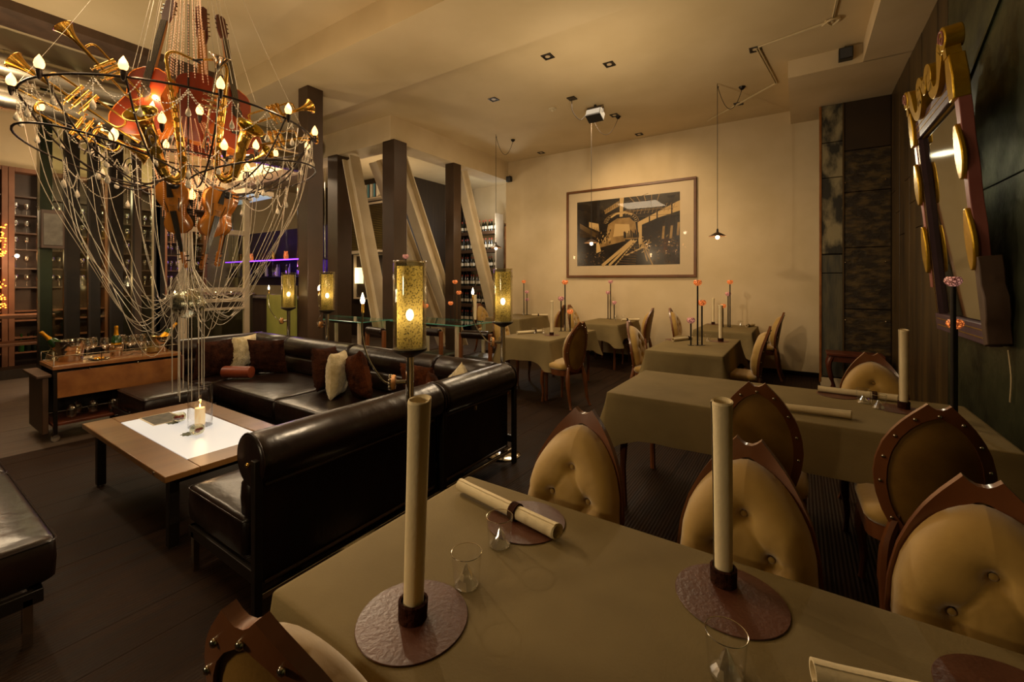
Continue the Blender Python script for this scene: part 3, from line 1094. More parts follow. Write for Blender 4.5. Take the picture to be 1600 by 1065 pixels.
# ---------------------------------------------------------------- leather seating group
def puff(x0, x1, y0, y1, z0, z1, r=.035, crown=.02, n=14):
    """upholstered slab with softened edges and a crowned top"""
    g = G()
    w, d = x1 - x0, y1 - y0
    cx, cy = (x0 + x1) / 2, (y0 + y1) / 2
    base = rrect(-w / 2, w / 2, -d / 2, d / 2, r, 3, 6)

    def ring(s, z, wav=0):
        return [(cx + px * (1 - 2 * s / w), cy + py * (1 - 2 * s / d), z) for px, py in base]
    L = [ring(r * .6, z0), ring(0, z0 + r * .5), ring(-.004, (z0 + z1) / 2), ring(0, z1 - r * .8), ring(r * .35, z1 - r * .2), ring(r * .9, z1)]
    k = min(w, d) / 2
    for f in (.3, .5, .75, .97):
        L.append(ring(k * f, z1 + crown * (f ** .5)))
    return g.loops(L, True, True)


def sofa(name, label, loc, rotz, bounds, D, group, roll=True, ends=True):
    """local x runs along the back, local +y is the way one sits"""
    t = thing(name, label, 'sofa', loc, rotz, group)
    L = bounds[-1]
    for i, (a, b) in enumerate(zip(bounds, bounds[1:])):
        obj('seat_cushion', puff(a + .006, b - .006, .11, D, .235, .42, .03, .012), 'leather', t, ang=60)
        sc_g = G().tube([(px, py, .405) for px, py in [(x + (a + b) / 2, y + (.11 + D) / 2) for x, y in rrect(-(b - a) / 2 + .003, (b - a) / 2 - .003, -(D - .11) / 2, (D - .11) / 2 + .001, .03, 3, 4)]], .004, 5, closed=True)
        obj('piping', sc_g, 'leather', t)
        if roll:
            R0 = .118
            zz = .70
            pts = [(a + .004, .06, zz), (a + .012, .06, zz), (a + .05, .06, zz), ((a + b) / 2, .06, zz), (b - .05, .06, zz), (b - .012, .06, zz), (b - .004, .06, zz)]
            bl = obj('bolster', G().tube(pts, [R0 * .88, R0 * .97, R0, R0 * 1.01, R0, R0 * .97, R0 * .88], 28), 'leather', t, ang=60)
            for e in (a + .012, b - .012):
                obj('piping', G().tube([(e, .06 + R0 * .985 * math.cos(q * PI / 14), zz + R0 * .985 * math.sin(q * PI / 14)) for q in range(28)], .0045, 5, closed=True), 'leather', bl)
            obj('back_pad', puff(a + .01, b - .01, .075, .165, .42, .60, .03, .01), 'leather', t, ang=60)
            obj('back_panel', G().box(a + .02, .03, .14, b - .02, .06, .585), 'leather', t, bevel=.008)
            for z in (.145, .585):
                obj('seam_tube', G().tube([(a + .05, .018, z), (b - .05, .018, z)], .010, 8), 'brown_steel', t)
    posts = list(bounds)
    for q in posts:
        zt = .72 if roll else .2
        obj('post', G().box(q - .017, -.035, 0, q + .017, .0, zt), 'black_steel', t, bevel=.003)
        if roll and q in (bounds[0], bounds[-1]):
            obj('bolt', G().sph((q - .024 * (1 if q == bounds[0] else -1), .01, .70), .011, 10, 6), 'brass', t)
    for q in (bounds[0] + .01, bounds[-1] - .01):
        obj('side_rail', G().box(q - .014, -.01, .17, q + .014, D - .04, .225), 'black_steel', t, bevel=.003)
        obj('foot', G().box(q - .014, D - .10, 0, q + .014, D - .07, .2), 'chrome', t, bevel=.002)
    obj('back_rail', G().box(bounds[0], -.02, .10, L, -.0, .125), 'chrome', t, bevel=.002)
    obj('front_rail', G().box(bounds[0], D - .07, .18, L, D - .04, .225), 'black_steel', t, bevel=.002)
    return t


SG = 'dark brown leather seating group'


def corner(t, x, a, b, _):
    zz, R0 = .70, .118
    o = obj('corner_bolster', G().tube([(x, a, zz), (x, a + .01, zz), (x, b - .012, zz), (x, b - .004, zz)], [R0 * .9, R0, R0, R0 * .9], 28), 'leather', t, ang=60)
    obj('back_panel', G().box(x - .02, a + .04, .42, x + .02, b - .02, .60), 'leather', t, bevel=.01)

s1 = sofa('leather_sofa', 'dark leather sofa with its roll back turned to the foreground table', (-1.98, .95, 0), rad(90), [0, 1.18, 2.03], .72, SG)
sofa('leather_sofa', 'long dark leather sofa at the back of the seating group, carrying the middle fur cushions', (-2.73, 2.98, 0), rad(180), [0, 1.23, 2.46], .92, SG)
corner(s1, 1.97, .14, .73, 1.6)
s3 = sofa('leather_sofa', 'short leather sofa section beside the drinks trolley', (-6.05, 2.98, 0), rad(-90), [0, 1.0], .83, SG)
corner(s3, .06, .14, .84, 1.6)
sofa('leather_ottoman', 'flat leather stool between the trolley and the low table', (-5.80, 1.95, 0), rad(-90), [0, .54], .85, SG, roll=False)
sofa('leather_sofa', 'leather sofa at the left edge of the picture, only its seat corner showing', (-2.62, -.38, 0), rad(0), [-3.4, -2.27, -1.135, 0], .84, SG)


def pillow(name, label, cat, x, y, z, w, h, th, rot, m, group=None, fur=True):
    g = G()
    n, k = 22, 22
    rr = random.Random(int(abs(x * 100)))

    def side(s):
        def fn(u, v):
            a, b = u * 2 - 1, v * 2 - 1
            # pinched corners
            pin = 1 - .10 * (a * a) * (1 - b * b) - .10 * (b * b) * (1 - a * a)
            px = a * w / 2 * (1 - .09 * (1 - b * b) * 0 - .06 * (1 - abs(b)) * 0) * (1 - .07 * (1 - a * a) * 0)
            px = a * w / 2 * (.93 + .07 * b * b)
            pz = b * h / 2 * (.93 + .07 * a * a)
            t_ = (1 - a ** 2) * (1 - b ** 2)
            d = th / 2 * max(0, t_) ** .42
            if fur:
                d += rr.uniform(-.008, .008) * (t_ > .01)
            return (px, s * d, pz)
        return fn
    g.sheet(side(1), n, k)
    g.f = [f[::-1] for f in g.f]
    g.sheet(side(-1), n, k)
    o = obj(name, g, m, loc=(x, y, z), rot=rot, ang=180)
    return tag(o, label, cat, group)


PG = 'loose cushions on the leather sofa'
pillow('cushion', 'large dark brown fur cushion in the left corner of the back sofa', 'cushion', -5.50, 2.22, .62, .46, .44, .17, (rad(-12), 0, rad(-80)), 'fur_dark', PG)
pillow('cushion', 'cream fleece cushion wedged between two dark fur cushions', 'cushion', -5.58, 2.52, .64, .42, .42, .15, (rad(-14), 0, rad(-60)), 'fur_cream', PG)
pillow('cushion', 'dark fur cushion right of the wedged cream one', 'cushion', -5.12, 2.60, .62, .44, .42, .17, (rad(-12), 0, rad(-150)), 'fur_dark', PG)
o = obj('bolster_cushion', G().tube([(-.16, 0, 0), (-.155, 0, 0), (0, 0, 0), (.155, 0, 0), (.16, 0, 0)], [.045, .062, .064, .062, .045], 18), 'leather_red', loc=(-5.12, 2.28, .50), rotz=rad(30))
tag(o, 'small reddish leather bolster lying before the corner cushions', 'cushion', PG)
pillow('cushion', 'dark brown shaggy cushion, left of the middle three', 'cushion', -3.92, 2.56, .63, .40, .42, .17, (rad(-10), rad(6), rad(115)), 'fur_dark', PG)
pillow('cushion', 'cream cushion seen edge on with a seam down its middle', 'cushion', -3.62, 2.48, .62, .40, .42, .17, (0, rad(4), rad(128)), 'fur_cream', PG)
pillow('cushion', 'brown fur cushion leaning right of the cream one', 'cushion', -3.36, 2.52, .62, .40, .44, .17, (rad(-8), rad(16), rad(160)), 'fur_brown', PG)
pillow('cushion', 'brown fur cushion against the back behind the nearest lamp post', 'cushion', -2.72, 2.66, .60, .40, .38, .15, (rad(-15), 0, rad(180)), 'fur_brown', PG)
pillow('cushion', 'cream cushion corner peeking over the near sofa roll', 'cushion', -2.22, 2.62, .62, .38, .38, .14, (rad(-8), rad(28), rad(150)), 'fur_cream', PG)
pillow('cushion', 'brown fur cushion slumped against the near sofa roll', 'cushion', -2.22, 2.36, .60, .40, .36, .14, (rad(-20), rad(35), rad(120)), 'fur_brown', PG)

# ---------------------------------------------------------------- low table with glowing top
ct = thing('coffee_table', 'low wooden table with glowing white glass top inside the sofas', 'table', (-3.60, 1.28, 0))
X0, X1, Y0, Y1 = -.78, .78, -.385, .385
IX, IY0, IY1 = .60, -.22, .24
for a in ((X0, Y0, X1, IY0), (X0, IY1, X1, Y1)):
    obj('top_rail', G().box(a[0], a[1], .415, a[2], a[3], .45), 'oak', ct, bevel=.004)
for a in ((X0, IY0, -IX, IY1), (IX, IY0, X1, IY1)):
    obj('top_rail', G().box(a[0], a[1] + .001, .415, a[2], a[3] - .001, .45), 'oak', ct, bevel=.002)
obj('glass_panel', G().box(-IX + .006, IY0 + .006, .425, IX - .006, IY1 - .006, .446), 'milk_glass', ct, bevel=.002)
obj('brass_trim', G().box(-IX, IY0, .42, IX, IY1, .440), 'brass', ct)
obj('apron', G().box(X0 + .10, Y0 + .06, .36, X1 - .10, Y1 - .06, .414), 'black_steel', ct)
for sx in (-1, 1):
    for sy in (-1, 1):
        lg = obj('leg', G().cb(sx * .66, sy * .31, .21, .05, .05, .40), 'black_steel', ct, bevel=.003)
        obj('foot_cap', G().cyl((sx * .66, sy * .31, 0), .02, .012, 12), 'chrome', lg)
obj('lock', G().tube([(.62, Y0 - .002, .432), (.62, Y0 + .01, .432)], .010, 12), 'chrome', ct)
v = thing('glass_hurricane', 'tall glass cylinder round a candle on the glowing table', 'candle holder', (-3.62, 1.36, .4465))
obj('cylinder', G().lathe([(.001, .001), (.072, .001), (.075, .004), (.075, .30), (.0725, .30), (.0725, .006), (.001, .006)], 36, cap=False), 'glass', v)
obj('rim', G().tube([(.074 * math.cos(a * PI / 18), .074 * math.sin(a * PI / 18), .30) for a in range(36)], .0016, 6, closed=True), 'crystal', v)
obj('base', G().lathe([(.001, .0), (.075, .0), (.075, .004), (.001, .005)], 36), 'glass', v)
c = thing('pillar_candle', 'lit ivory pillar candle inside the glass cylinder', 'candle', (-3.625, 1.36, .456))
obj('wax', G().lathe([(.001, 0), (.030, 0), (.0315, .004), (.0315, .118), (.029, .122), (.020, .118), (.001, .116)], 26), 'candle_wax', c)
obj('wick', G().tube([(0, 0, .116), (.001, 0, .128)], .001, 5), 'ebony', c)
obj('flame', G().lathe([(.001, .124), (.004, .129), (.0045, .135), (.003, .143), (.0005, .152)], 10), 'flame', c)
light('candle_light', 'POINT', (-3.62, 1.36, .60), 1.2, (1, .6, .28), .01)
rr = random.Random(5)
for k, (x, y, l) in enumerate(((-3.85, 1.31, 'round glass bowl with dark red petals left of the candle'), (-3.43, 1.27, 'round glass bowl with dark red petals at the near side of the candle'))):
    b = thing('bowl_vase', l, 'vase', (x, y, .4465), group='round glass bowls with petals')
    obj('bowl', G().lathe([(.001, .001), (.018, .001), (.036, .012), (.045, .032), (.042, .052), (.032, .066), (.0305, .066), (.040, .052), (.043, .032), (.034, .014), (.001, .004)], 26, cap=False), 'glass_thick', b)
    for q in range(9):
        a, d = rr.uniform(0, 6.28), rr.uniform(0, .024)
        obj('petal', G().sph((d * math.cos(a), d * math.sin(a), .03 + rr.uniform(-.006, .012)), .017, 8, 6, sz=.6, sy=.8), 'petal', b)
    g = G()
    pts = []
    for q in range(16):
        a = q / 16 * 2 * PI
        r_ = .034 * (1 + (.25 if q % 2 else -.1))
        pts.append((r_ * math.cos(a) * 1.2 - .02 + .045 * k * -1, r_ * math.sin(a) - .03))
    obj('ivy_leaf', g.prism(pts, .0, .002), 'leaf', b)
t = thing('print_card', 'dark photo print with white border lying on the glowing table', 'print', (-4.05, 1.27, .4468), rotz=rad(0))
obj('card', G().box(-.155, -.10, 0, .155, .10, .002), 'label_white', t)
obj('image', G().box(-.142, -.088, .002, .142, .088, .0024), 'tray_paper', t)

# ---------------------------------------------------------------- standing oil-lamp shaped lights
def cyl_lamp(x, y, label, s=1.0, arm=rad(214), arm_len=.22):
    t = thing('standing_lamp', label, 'lamp', (x, y, 0), group='standing lamps with woven glass cylinders')
    obj('base_plate', G().lathe([(.001, .0), (.148, 0), (.150, .006), (.140, .014), (.03, .018), (.001, .02)], 36), 'chrome', t)
    obj('pole', G().cyl((0, 0, .016), .021, 1.12, 18), 'chrome', t)
    obj('cup', G().lathe([(.02, 1.10), (.075, 1.128), (.088, 1.136), (.088, 1.146), (.001, 1.148)], 30), 'dark_steel', t)
    obj('glass_cylinder', G().lathe([(.085, 1.147), (.085, 1.60), (.080, 1.60), (.080, 1.147)], 36, cap=False), 'glass_thick', t)
    obj('rim', G().tube([(.083 * math.cos(a * PI / 18), .083 * math.sin(a * PI / 18), 1.60) for a in range(36)], .0035, 6, closed=True), 'crystal', t)
    obj('woven_sleeve', G().lathe([(.066, 1.15), (.066, 1.575)], 36, cap=False), 'woven_sleeve', t)
    obj('lamp_bulb', G().sph((0, 0, 1.32), .020, 12, 8, sz=1.5), 'bulb_hot', t)
    obj('socket', G().cyl((0, 0, 1.148), .012, .14, 10), 'dark_steel', t)
    ca, sa = math.cos(arm), math.sin(arm)
    # crystal knob at the pole and the swan-neck arm with its candle bulb
    obj('stub', G().tube([(ca * .02, sa * .02, .97), (ca * .075, sa * .075, .97)], .013, 12), 'chrome', t)
    g = G()
    M = Matrix.Translation((ca * .085, sa * .085, .97)) @ Matrix.Rotation(arm, 4, 'Z') @ Matrix.Rotation(rad(90), 4, 'Y')
    g.T = M
    g.lathe([(.012, -.015), (.036, -.012), (.040, 0), (.036, .010), (.012, .012)], 24)
    obj('wheel', g, 'cork_ring', t)
    g = G()
    g.T = M
    for k in range(12):
        a = k * PI / 6
        g.sph((.034 * math.cos(a), .034 * math.sin(a), .014), .009, 8, 6)
    obj('crystal_rosette', g, 'silver', t)
    P = spline([(ca * .10, sa * .10, .965), (ca * (.14), sa * (.14), .985), (ca * (arm_len - .03), sa * (arm_len - .03), 1.10), (ca * (arm_len), sa * (arm_len), 1.22), (ca * (arm_len - .002), sa * (arm_len - .002), 1.34)], 7)
    a_ = obj('arm', G().tube(P, .0045, 8), 'chrome', t)
    obj('bulb_socket', G().cyl((ca * (arm_len - .002), sa * (arm_len - .002), 1.335), .008, .045, 12), 'brass', a_)
    obj('candle_bulb', G().lathe([(.004, 1.378), (.010, 1.388), (.011, 1.40), (.006, 1.42), (.0008, 1.437)], 14, (ca * (arm_len - .002), sa * (arm_len - .002), 0)), 'bulb_hot', a_)
    light('lamp_light', 'POINT', (x, y, 1.32), 4, (1, .80, .50), .02)
    light('lamp_light', 'POINT', (x + ca * arm_len, y + sa * arm_len, 1.44), (22 if y < 2 else 12), (1, .76, .48), .012)
    return t


cyl_lamp(-1.70, 1.59, 'nearest standing lamp with glowing woven glass cylinder, before the near sofa back', arm=rad(222), arm_len=.24)
cyl_lamp(-2.13, 3.06, 'standing lamp with its round foot in view at the sofa\'s right end', arm=rad(216), arm_len=.26)
cyl_lamp(-4.70, 3.08, 'standing lamp right of the brown column behind the back sofa', arm=rad(200), arm_len=.12)
cyl_lamp(-5.58, 3.10, 'standing lamp left of the brown column at the sofa corner', arm=rad(214), arm_len=.26)
# tall glass-ball holder standing near the columns


# ---------------------------------------------------------------- drinks trolley
tr = thing('drinks_trolley', 'wooden drinks trolley on castors at the left of the sofas', 'trolley', (-6.03, 1.48, 0))
obj('tray_top', G().box(-.27, -.50, .665, .27, .50, .70), 'wood_warm', tr, bevel=.004)
obj('front_board', G().box(.245, -.47, .40, .27, .49, .64), 'wood_warm', tr, bevel=.003)
obj('back_board', G().box(-.27, -.47, .17, -.245, .49, .66), 'ebony', tr, bevel=.003)  # dark sheet reaching down, added for the shade under the tray
obj('end_panel', G().box(-.34, -.56, .08, .235, -.52, .60), 'shelf_dark', tr, bevel=.004)
obj('end_cap', G().box(-.36, -.60, .60, .245, -.50, .625), 'shelf_dark', tr, bevel=.004)
obj('end_panel', G().box(-.27, .50, .40, .27, .53, .66), 'wood_red', tr, bevel=.003)
obj('lower_shelf', G().box(-.26, -.50, .14, .26, .50, .165), 'wood_red', tr, bevel=.003)
obj('groove_strip', G().box(.27, -.47, .648, .273, .49, .652), 'ebony', tr)
for sx in (-1, 1):
    for sy in (-1, 1):
        lg = obj('leg', G().cb(sx * .25, sy * .48, .36, .028, .028, .60), 'dark_steel', tr)
        ca_ = obj('castor', G().tube([(sx * .25 - .012, sy * .48, .03), (sx * .25 + .012, sy * .48, .03)], .03, 14), 'chrome', tr)
g = G()
for z in (.705, .79):
    P = [(-.26, -.49, z), (.26, -.49, z), (.26, .49, z), (-.26, .49, z)]
    g.tube(P, .004, 6, closed=True)
for x in (-.26, .26):
    for y in (-.49, -.16, .16, .49):
        g.tube([(x, y, .70), (x, y, .79)], .004, 6)
obj('gallery_rail', g, 'chrome', tr)
for y in (-.25, .12):
    obj('knob', G().sph((.276, y, .645), .007, 8, 6), 'silver', tr)

wine_prof = [(.034, 0), (.033, .002), (.006, .006), (.0035, .02), (.0035, .085), (.012, .095), (.032, .115), (.040, .145), (.036, .18), (.031, .205)]


def wine_glass(label, loc, group, up=True, m='wine_clear'):
    t = thing('wine_glass', label, 'glass', loc, group=group)
    obj('bowl', G().lathe([(.004, .088)] + wine_prof[5:] + [(.0298, .205), (.0348, .18), (.0388, .145), (.031, .117), (.004, .095)], 20, cap=False), m, t)
    obj('stem', G().lathe([(.0035, .005), (.0035, .09)], 8), 'crystal', t)
    obj('foot', G().lathe([(.001, 0), (.034, 0), (.033, .002), (.006, .006), (.001, .006)], 20), 'crystal', t)
    obj('rim', G().tube([(.0305 * math.cos(a * PI / 9), .0305 * math.sin(a * PI / 9), .205) for a in range(18)], .0012, 5, closed=True), 'crystal', t)
    return t


WG = 'empty wine glasses on the drinks trolley'
w0 = wine_glass('empty wine glass standing on the drinks trolley', (-6.05, 1.28, .70), WG)
w0['label'] = 'empty wine glass standing nearest the big bucket on the trolley'
for q, (x, y) in enumerate(((-6.22, 1.26), (-6.15, 1.34), (-6.02, 1.40), (-6.18, 1.58), (-6.0, 1.60), (-6.10, 1.66), (-6.02, 1.70))):
    dup(w0, (x, y, .70), 0, 'empty wine glass on the drinks trolley, %s along from the big bucket' % ORD[q + 1])
HG = 'wine glasses hanging upside down under the trolley'
h0 = dup(w0, (-5.84, 1.12, .40), label='wine glass hanging upside down beneath the drinks trolley', group=HG, rot=(PI, 0, 0))
h0['label'] = 'wine glass hanging upside down beneath the trolley, nearest its end board'
for q, (x, y) in enumerate(((-5.95, 1.18), (-5.88, 1.28), (-5.84, 1.42), (-5.90, 1.48), (-5.84, 1.60), (-5.88, 1.66), (-5.84, 1.80))):
    dup(w0, (x, y, .40), label='wine glass hanging upside down beneath the trolley, %s from its end board' % ORD[q + 1], group=HG, rot=(PI, 0, 0))


def bucket(label, x, y, z, r=.10, h=.19):
    t = thing('ice_bucket', label, 'bucket', (x, y, z))
    obj('shell', G().lathe([(.001, 0), (r * .72, 0), (r * .74, .004), (r * .76, h * .45), (r * .95, h * .62), (r, h), (r * 1.06, h + .004), (r * .97, h), (r * .9, h * .62), (r * .7, h * .1), (.001, .01)], 30, cap=False), 'silver', t)
    for s in (-1, 1):
        obj('handle', G().tube(spline([(s * r * .98, -.03, h * .85), (s * (r + .03), -.02, h * .8), (s * (r + .03), .02, h * .8), (s * r * .98, .03, h * .85)], 4), .004, 6), 'silver', t)
    return t


def champagne(label, x, y, z, rot=(0, 0, 0)):
    t = thing('champagne_bottle', label, 'bottle', (x, y, z), rot=rot)
    obj('glass_body', G().lathe([(.001, 0), (.043, 0), (.044, .01), (.044, .15), (.036, .18), (.022, .20), (.001, .2)], 22), 'bottle_green', t)
    obj('foil', G().lathe([(.0225, .199), (.0165, .235), (.0155, .27), (.017, .275), (.017, .29), (.014, .298), (.001, .3)], 18), 'foil_gold', t)
    obj('label', G().lathe([(.0447, .05), (.0447, .12)], 22, cap=False), 'foil_gold', t)
    return t


bucket('large polished wine bucket at the near end of the trolley', -6.08, 1.16, .70, .12, .20)
champagne('champagne bottle with gold foil leaning out of the large bucket', -6.10, 1.14, .77, (rad(38), rad(0), 0))
bucket('small straight steel bucket in the middle of the trolley', -6.05, 1.50, .70, .065, .12)
champagne('upright champagne bottle with gold foil in the small bucket', -6.05, 1.50, .72)
bucket('round polished bucket at the far end of the trolley', -6.0, 1.87, .70, .09, .17)
champagne('dark bottle lying in the far bucket', -6.0, 1.86, .80, (rad(-48), 0, rad(30)))
for x, y, l in ((-6.18, 1.78, 'flared glass carafe near the far bucket'), (-5.95, 1.78, 'dark filled glass carafe near the far bucket'), (-6.2, 1.06, 'small clear carafe at the near corner of the trolley')):
    t = thing('carafe', l, 'carafe', (x, y, .70))
    obj('flask', G().lathe([(.001, .001), (.045, .001), (.058, .02), (.05, .07), (.022, .12), (.018, .15), (.034, .20), (.033, .20), (.0165, .15), (.02, .12), (.048, .07), (.001, .006)], 24, cap=False), 'glass_thick', t)
    obj('contents', G().lathe([(.001, .006), (.044, .006), (.055, .02), (.048, .065), (.001, .066)], 20), 'chair_back_board' if 'dark' in l else 'crystal', t)
t = thing('cocktail_plate', 'small silver plate of orange pieces on the trolley', 'plate', (-5.9, 1.33, .70))
obj('dish', G().lathe([(.001, .002), (.05, .002), (.08, .014), (.082, .013), (.05, 0), (.001, 0)], 26), 'silver', t)
for k in range(6):
    obj('orange_piece', G().sph((.03 * math.cos(k), .03 * math.sin(k), .016), .014, 8, 6, sz=.7), 'foil_gold', t)

# ---------------------------------------------------------------- glass tables and leather chairs behind the sofa
def glass_table(x0, x1, y0, y1, z, label):
    t = thing('glass_table', label, 'table', ((x0 + x1) / 2, (y0 + y1) / 2, 0), group='glass topped tables behind the sofa')
    w, d = (x1 - x0) / 2, (y1 - y0) / 2
    obj('glass_top', G().box(-w, -d, z - .012, w, d, z), 'glass_green', t)
    obj('polished_edge', G().tube([(-w, -d, z - .006), (w, -d, z - .006), (w, d, z - .006), (-w, d, z - .006)], .0065, 6, closed=True), 'glass_edge', t)
    for sx in (-1, 1):
        for sy in (-1, 1):
            obj('leg', G().cb(sx * (w - .14), sy * (d - .06), (z - .02) / 2, .045, .045, z - .02), 'white_steel', t, bevel=.003)
    obj('under_frame', G().box(-w + .16, -d + .05, z - .05, w - .16, -d + .075, z - .014), 'chrome', t)
    return t


glass_table(-5.30, -3.85, 4.55, 5.28, .88, 'glass topped table right of the broad brown column')
glass_table(-6.95, -5.42, 4.12, 4.70, .88, 'glass topped table in front of the left brown columns')


def leather_chair(x, y, a, label):
    t = thing('leather_chair', label, 'chair', (x, y, 0), rad(a), 'low leather chairs with wooden posts')
    for s in (-1, 1):
        obj('post', G().box(s * .22 - .02, -.24, 0, s * .22 + .02, -.19, .80), 'chair_wood', t, bevel=.004)
        obj('leg', G().box(s * .22 - .018, .18, 0, s * .22 + .018, .22, .42), 'chair_wood', t, bevel=.004)
    obj('backrest', G().tube([(-.20, -.215, .78), (-.19, -.215, .78), (.19, -.215, .78), (.20, -.215, .78)], [.045, .055, .055, .045], 16), 'leather', t)
    obj('seat', puff(-.22, .22, -.19, .24, .40, .47, .025, .012), 'leather', t, ang=60)
    return t


leather_chair(-3.62, 4.72, 10, 'leather chair with wooden posts nearest the dining tables')
leather_chair(-4.32, 4.62, 0, 'leather chair with wooden posts in the middle of the glass table')
leather_chair(-5.02, 4.28, -8, 'leather chair with wooden posts next to the broad brown column')
candle_trio(-4.28, 4.9, .881, rad(10), 'candle trio standing on the right glass table', ('mosaic', 'mosaic', 'mosaic'), (.62, .46, .30), .8, .04)
candle_trio(-5.12, 4.70, .881, rad(10), 'single very tall ball rod on the left end of the right glass table', ('mosaic_pink', 'mosaic', 'mosaic'), (1.02, .3, .25), .9, .05, ((0, 0), (.25, .05), (.3, .1)))
napkin_standing(-4.02, 5.05, .881, 'upright rolled napkin on the glass table', L=.40, r=.024)
# ---------------------------------------------------------------- the chandelier of instruments
CC = Vector((-3.60, 1.28, 0))
CA = rad(70.4)
CM = Matrix.Translation(CC) @ Matrix.Rotation(CA, 4, 'Z')


def W(x, y, z):
    return CM @ Vector((x, y, z))


ch = thing('chandelier', 'great wire chandelier hung with bead strings, crystal drops and instruments over the low table', 'chandelier', (CC.x, CC.y, 0), CA)
RR, ZR = .80, 2.58
N = 72
hoop = [(RR * math.cos(2 * PI * k / N), RR * math.sin(2 * PI * k / N), ZR) for k in range(N)]
obj('ring', G().tube(hoop, .007, 8, closed=True), 'wrought', ch)
hoop = [(.22 * math.cos(2 * PI * k / 36), .22 * math.sin(2 * PI * k / 36), 2.36) for k in range(36)]
obj('ring', G().tube(hoop, .006, 8, closed=True), 'wrought', ch)
hoop = [(.10 * math.cos(2 * PI * k / 24), .10 * math.sin(2 * PI * k / 24), 1.98) for k in range(24)]
obj('ring', G().tube(hoop, .009, 8, closed=True, flat=2), 'wrought', ch)
# swung clover hoops
for k, a in enumerate((205, 335)):
    ca, sa = math.cos(rad(a)), math.sin(rad(a))
    P = []
    for q in range(40):
        b = 2 * PI * q / 40
        P.append((ca * .43 + .40 * math.cos(b), sa * .43 + .40 * math.sin(b), 2.24 + .10 * math.cos(b - rad(a))))
    obj('hoop', G().tube(P, .006, 7, closed=True), 'wrought', ch)
obj('stem', G().tube([(0, 0, 1.95), (0, 0, 3.45)], .006, 10), 'wrought', ch)
obj('ceiling_rose', G().lathe([(.001, 4.28), (.10, 4.30), (.13, 4.34), (.13, 4.379), (.001, 4.38)], 28), 'wrought', ch)
# arms, scrolls, candle bulbs
NB = 12
bulb_pos = []
for k in range(NB):
    a = 2 * PI * (k + .35) / NB
    ca, sa = math.cos(a), math.sin(a)
    P = spline([(.03 * ca, .03 * sa, 2.30), (.30 * ca, .30 * sa, 2.12), (.62 * ca, .62 * sa, 2.30), (.80 * ca, .80 * sa, ZR)], 8)
    obj('arm', G().tube(P, .0055, 7), 'wrought', ch)
    S = [(.52 * ca + (.07 - q * .0028) * math.cos(q * .42) * ca, .52 * sa + (.07 - q * .0028) * math.cos(q * .42) * sa, 2.34 + (.07 - q * .0028) * math.sin(q * .42)) for q in range(22)]
    obj('scroll', G().tube(S, .004, 6), 'wrought', ch)
    bulb_pos.append((.82 * ca, .82 * sa, ZR + .02, a))
for k in range(8):
    a = 2 * PI * (k + .6) / 8
    bulb_pos.append((.42 * math.cos(a), .42 * math.sin(a), 2.36 + .1 * (k % 2), a))
for k in range(4):
    a = 2 * PI * (k + .2) / 4
    bulb_pos.append((.20 * math.cos(a), .20 * math.sin(a), 2.62, a))
bulb_pos.append((.02, -.13, 2.05, 0))
for k, (x, y, z, a) in enumerate(bulb_pos):
    s_ = obj('bulb_cup', G().lathe([(.004, -.05), (.010, -.035), (.014, -.01), (.012, 0), (.017, .003), (.001, .004)], 12), 'wrought', ch, loc=(x, y, z))
    obj('candle_bulb', G().lathe([(.008, .004), (.019, .016), (.0225, .032), (.018, .052), (.008, .070), (.001, .082)], 14), 'bulb', s_)
    if k % 2 == 0:
        light('bulb_light', 'POINT', W(x * 1.04, y * 1.04, z + .12), 7.0, (1, .70, .40), .02)
# swags of beads from bulb to bulb and crystal drops below the ring
rb = random.Random(2)


def beads(P, r=.0045, step=.016, thread=True):
    g = G()
    P = [Vector(p) for p in P]
    if thread:
        g.tube(P, .0009, 3, cap=False)
    acc = 0
    for a, b in zip(P, P[1:]):
        L = (b - a).length
        while acc < L:
            q = a.lerp(b, acc / max(L, 1e-6))
            g.octa(q, r)
            acc += step
        acc -= L
    return g


def ringp(R_, a, z):
    return (R_ * math.cos(a), R_ * math.sin(a), z)


NS = 24
for k in range(NS):
    a0, a1 = 2 * PI * k / NS, 2 * PI * (k + 1) / NS
    obj('bead_swag', beads(sag(ringp(.80, a0, 2.57), ringp(.80, a1, 2.57), .10, 8)), 'bead', ch, smooth=False)
    if k % 2 == 0:
        obj('bead_swag', beads(sag(ringp(.78, a0, 2.56), ringp(.78, a1 + 2 * PI / NS, 2.56), .16, 10)), 'bead', ch, smooth=False)


def drop_bm(L):
    g = beads([(0, 0, 0), (0, 0, -L)], .0032, .014)
    g.lathe([(.001, -L - .055), (.010, -L - .050), (.0145, -L - .040), (.011, -L - .022), (.004, -L - .006), (.001, -L)], 10)
    return g


d0 = obj('crystal_drop', drop_bm(.10), 'bead', ch, loc=ringp(.80, 0, 2.57))
for k in range(1, NS):
    a = 2 * PI * k / NS
    c = again(d0, loc=ringp(.80, a, 2.57 - .02 * (k % 3)))
for k in range(18):
    a = 2 * PI * (k + .5) / 18
    c = again(d0, loc=ringp(.46, a, 2.34 - .05 * (k % 2)))
    b = 2 * PI * (k + 1.5) / 18
    obj('bead_swag', beads(sag(ringp(.46, a, 2.34), ringp(.46, b, 2.34), .07, 6)), 'bead', ch, smooth=False)
for k in range(10):
    a = 2 * PI * (k + .5) / 10
    c = again(d0, loc=ringp(.62, a, 2.20))
    b = 2 * PI * (k + 1.5) / 10
    obj('bead_swag', beads(sag(ringp(.62, a, 2.20), ringp(.62, b, 2.20), .12, 8)), 'bead', ch, smooth=False)
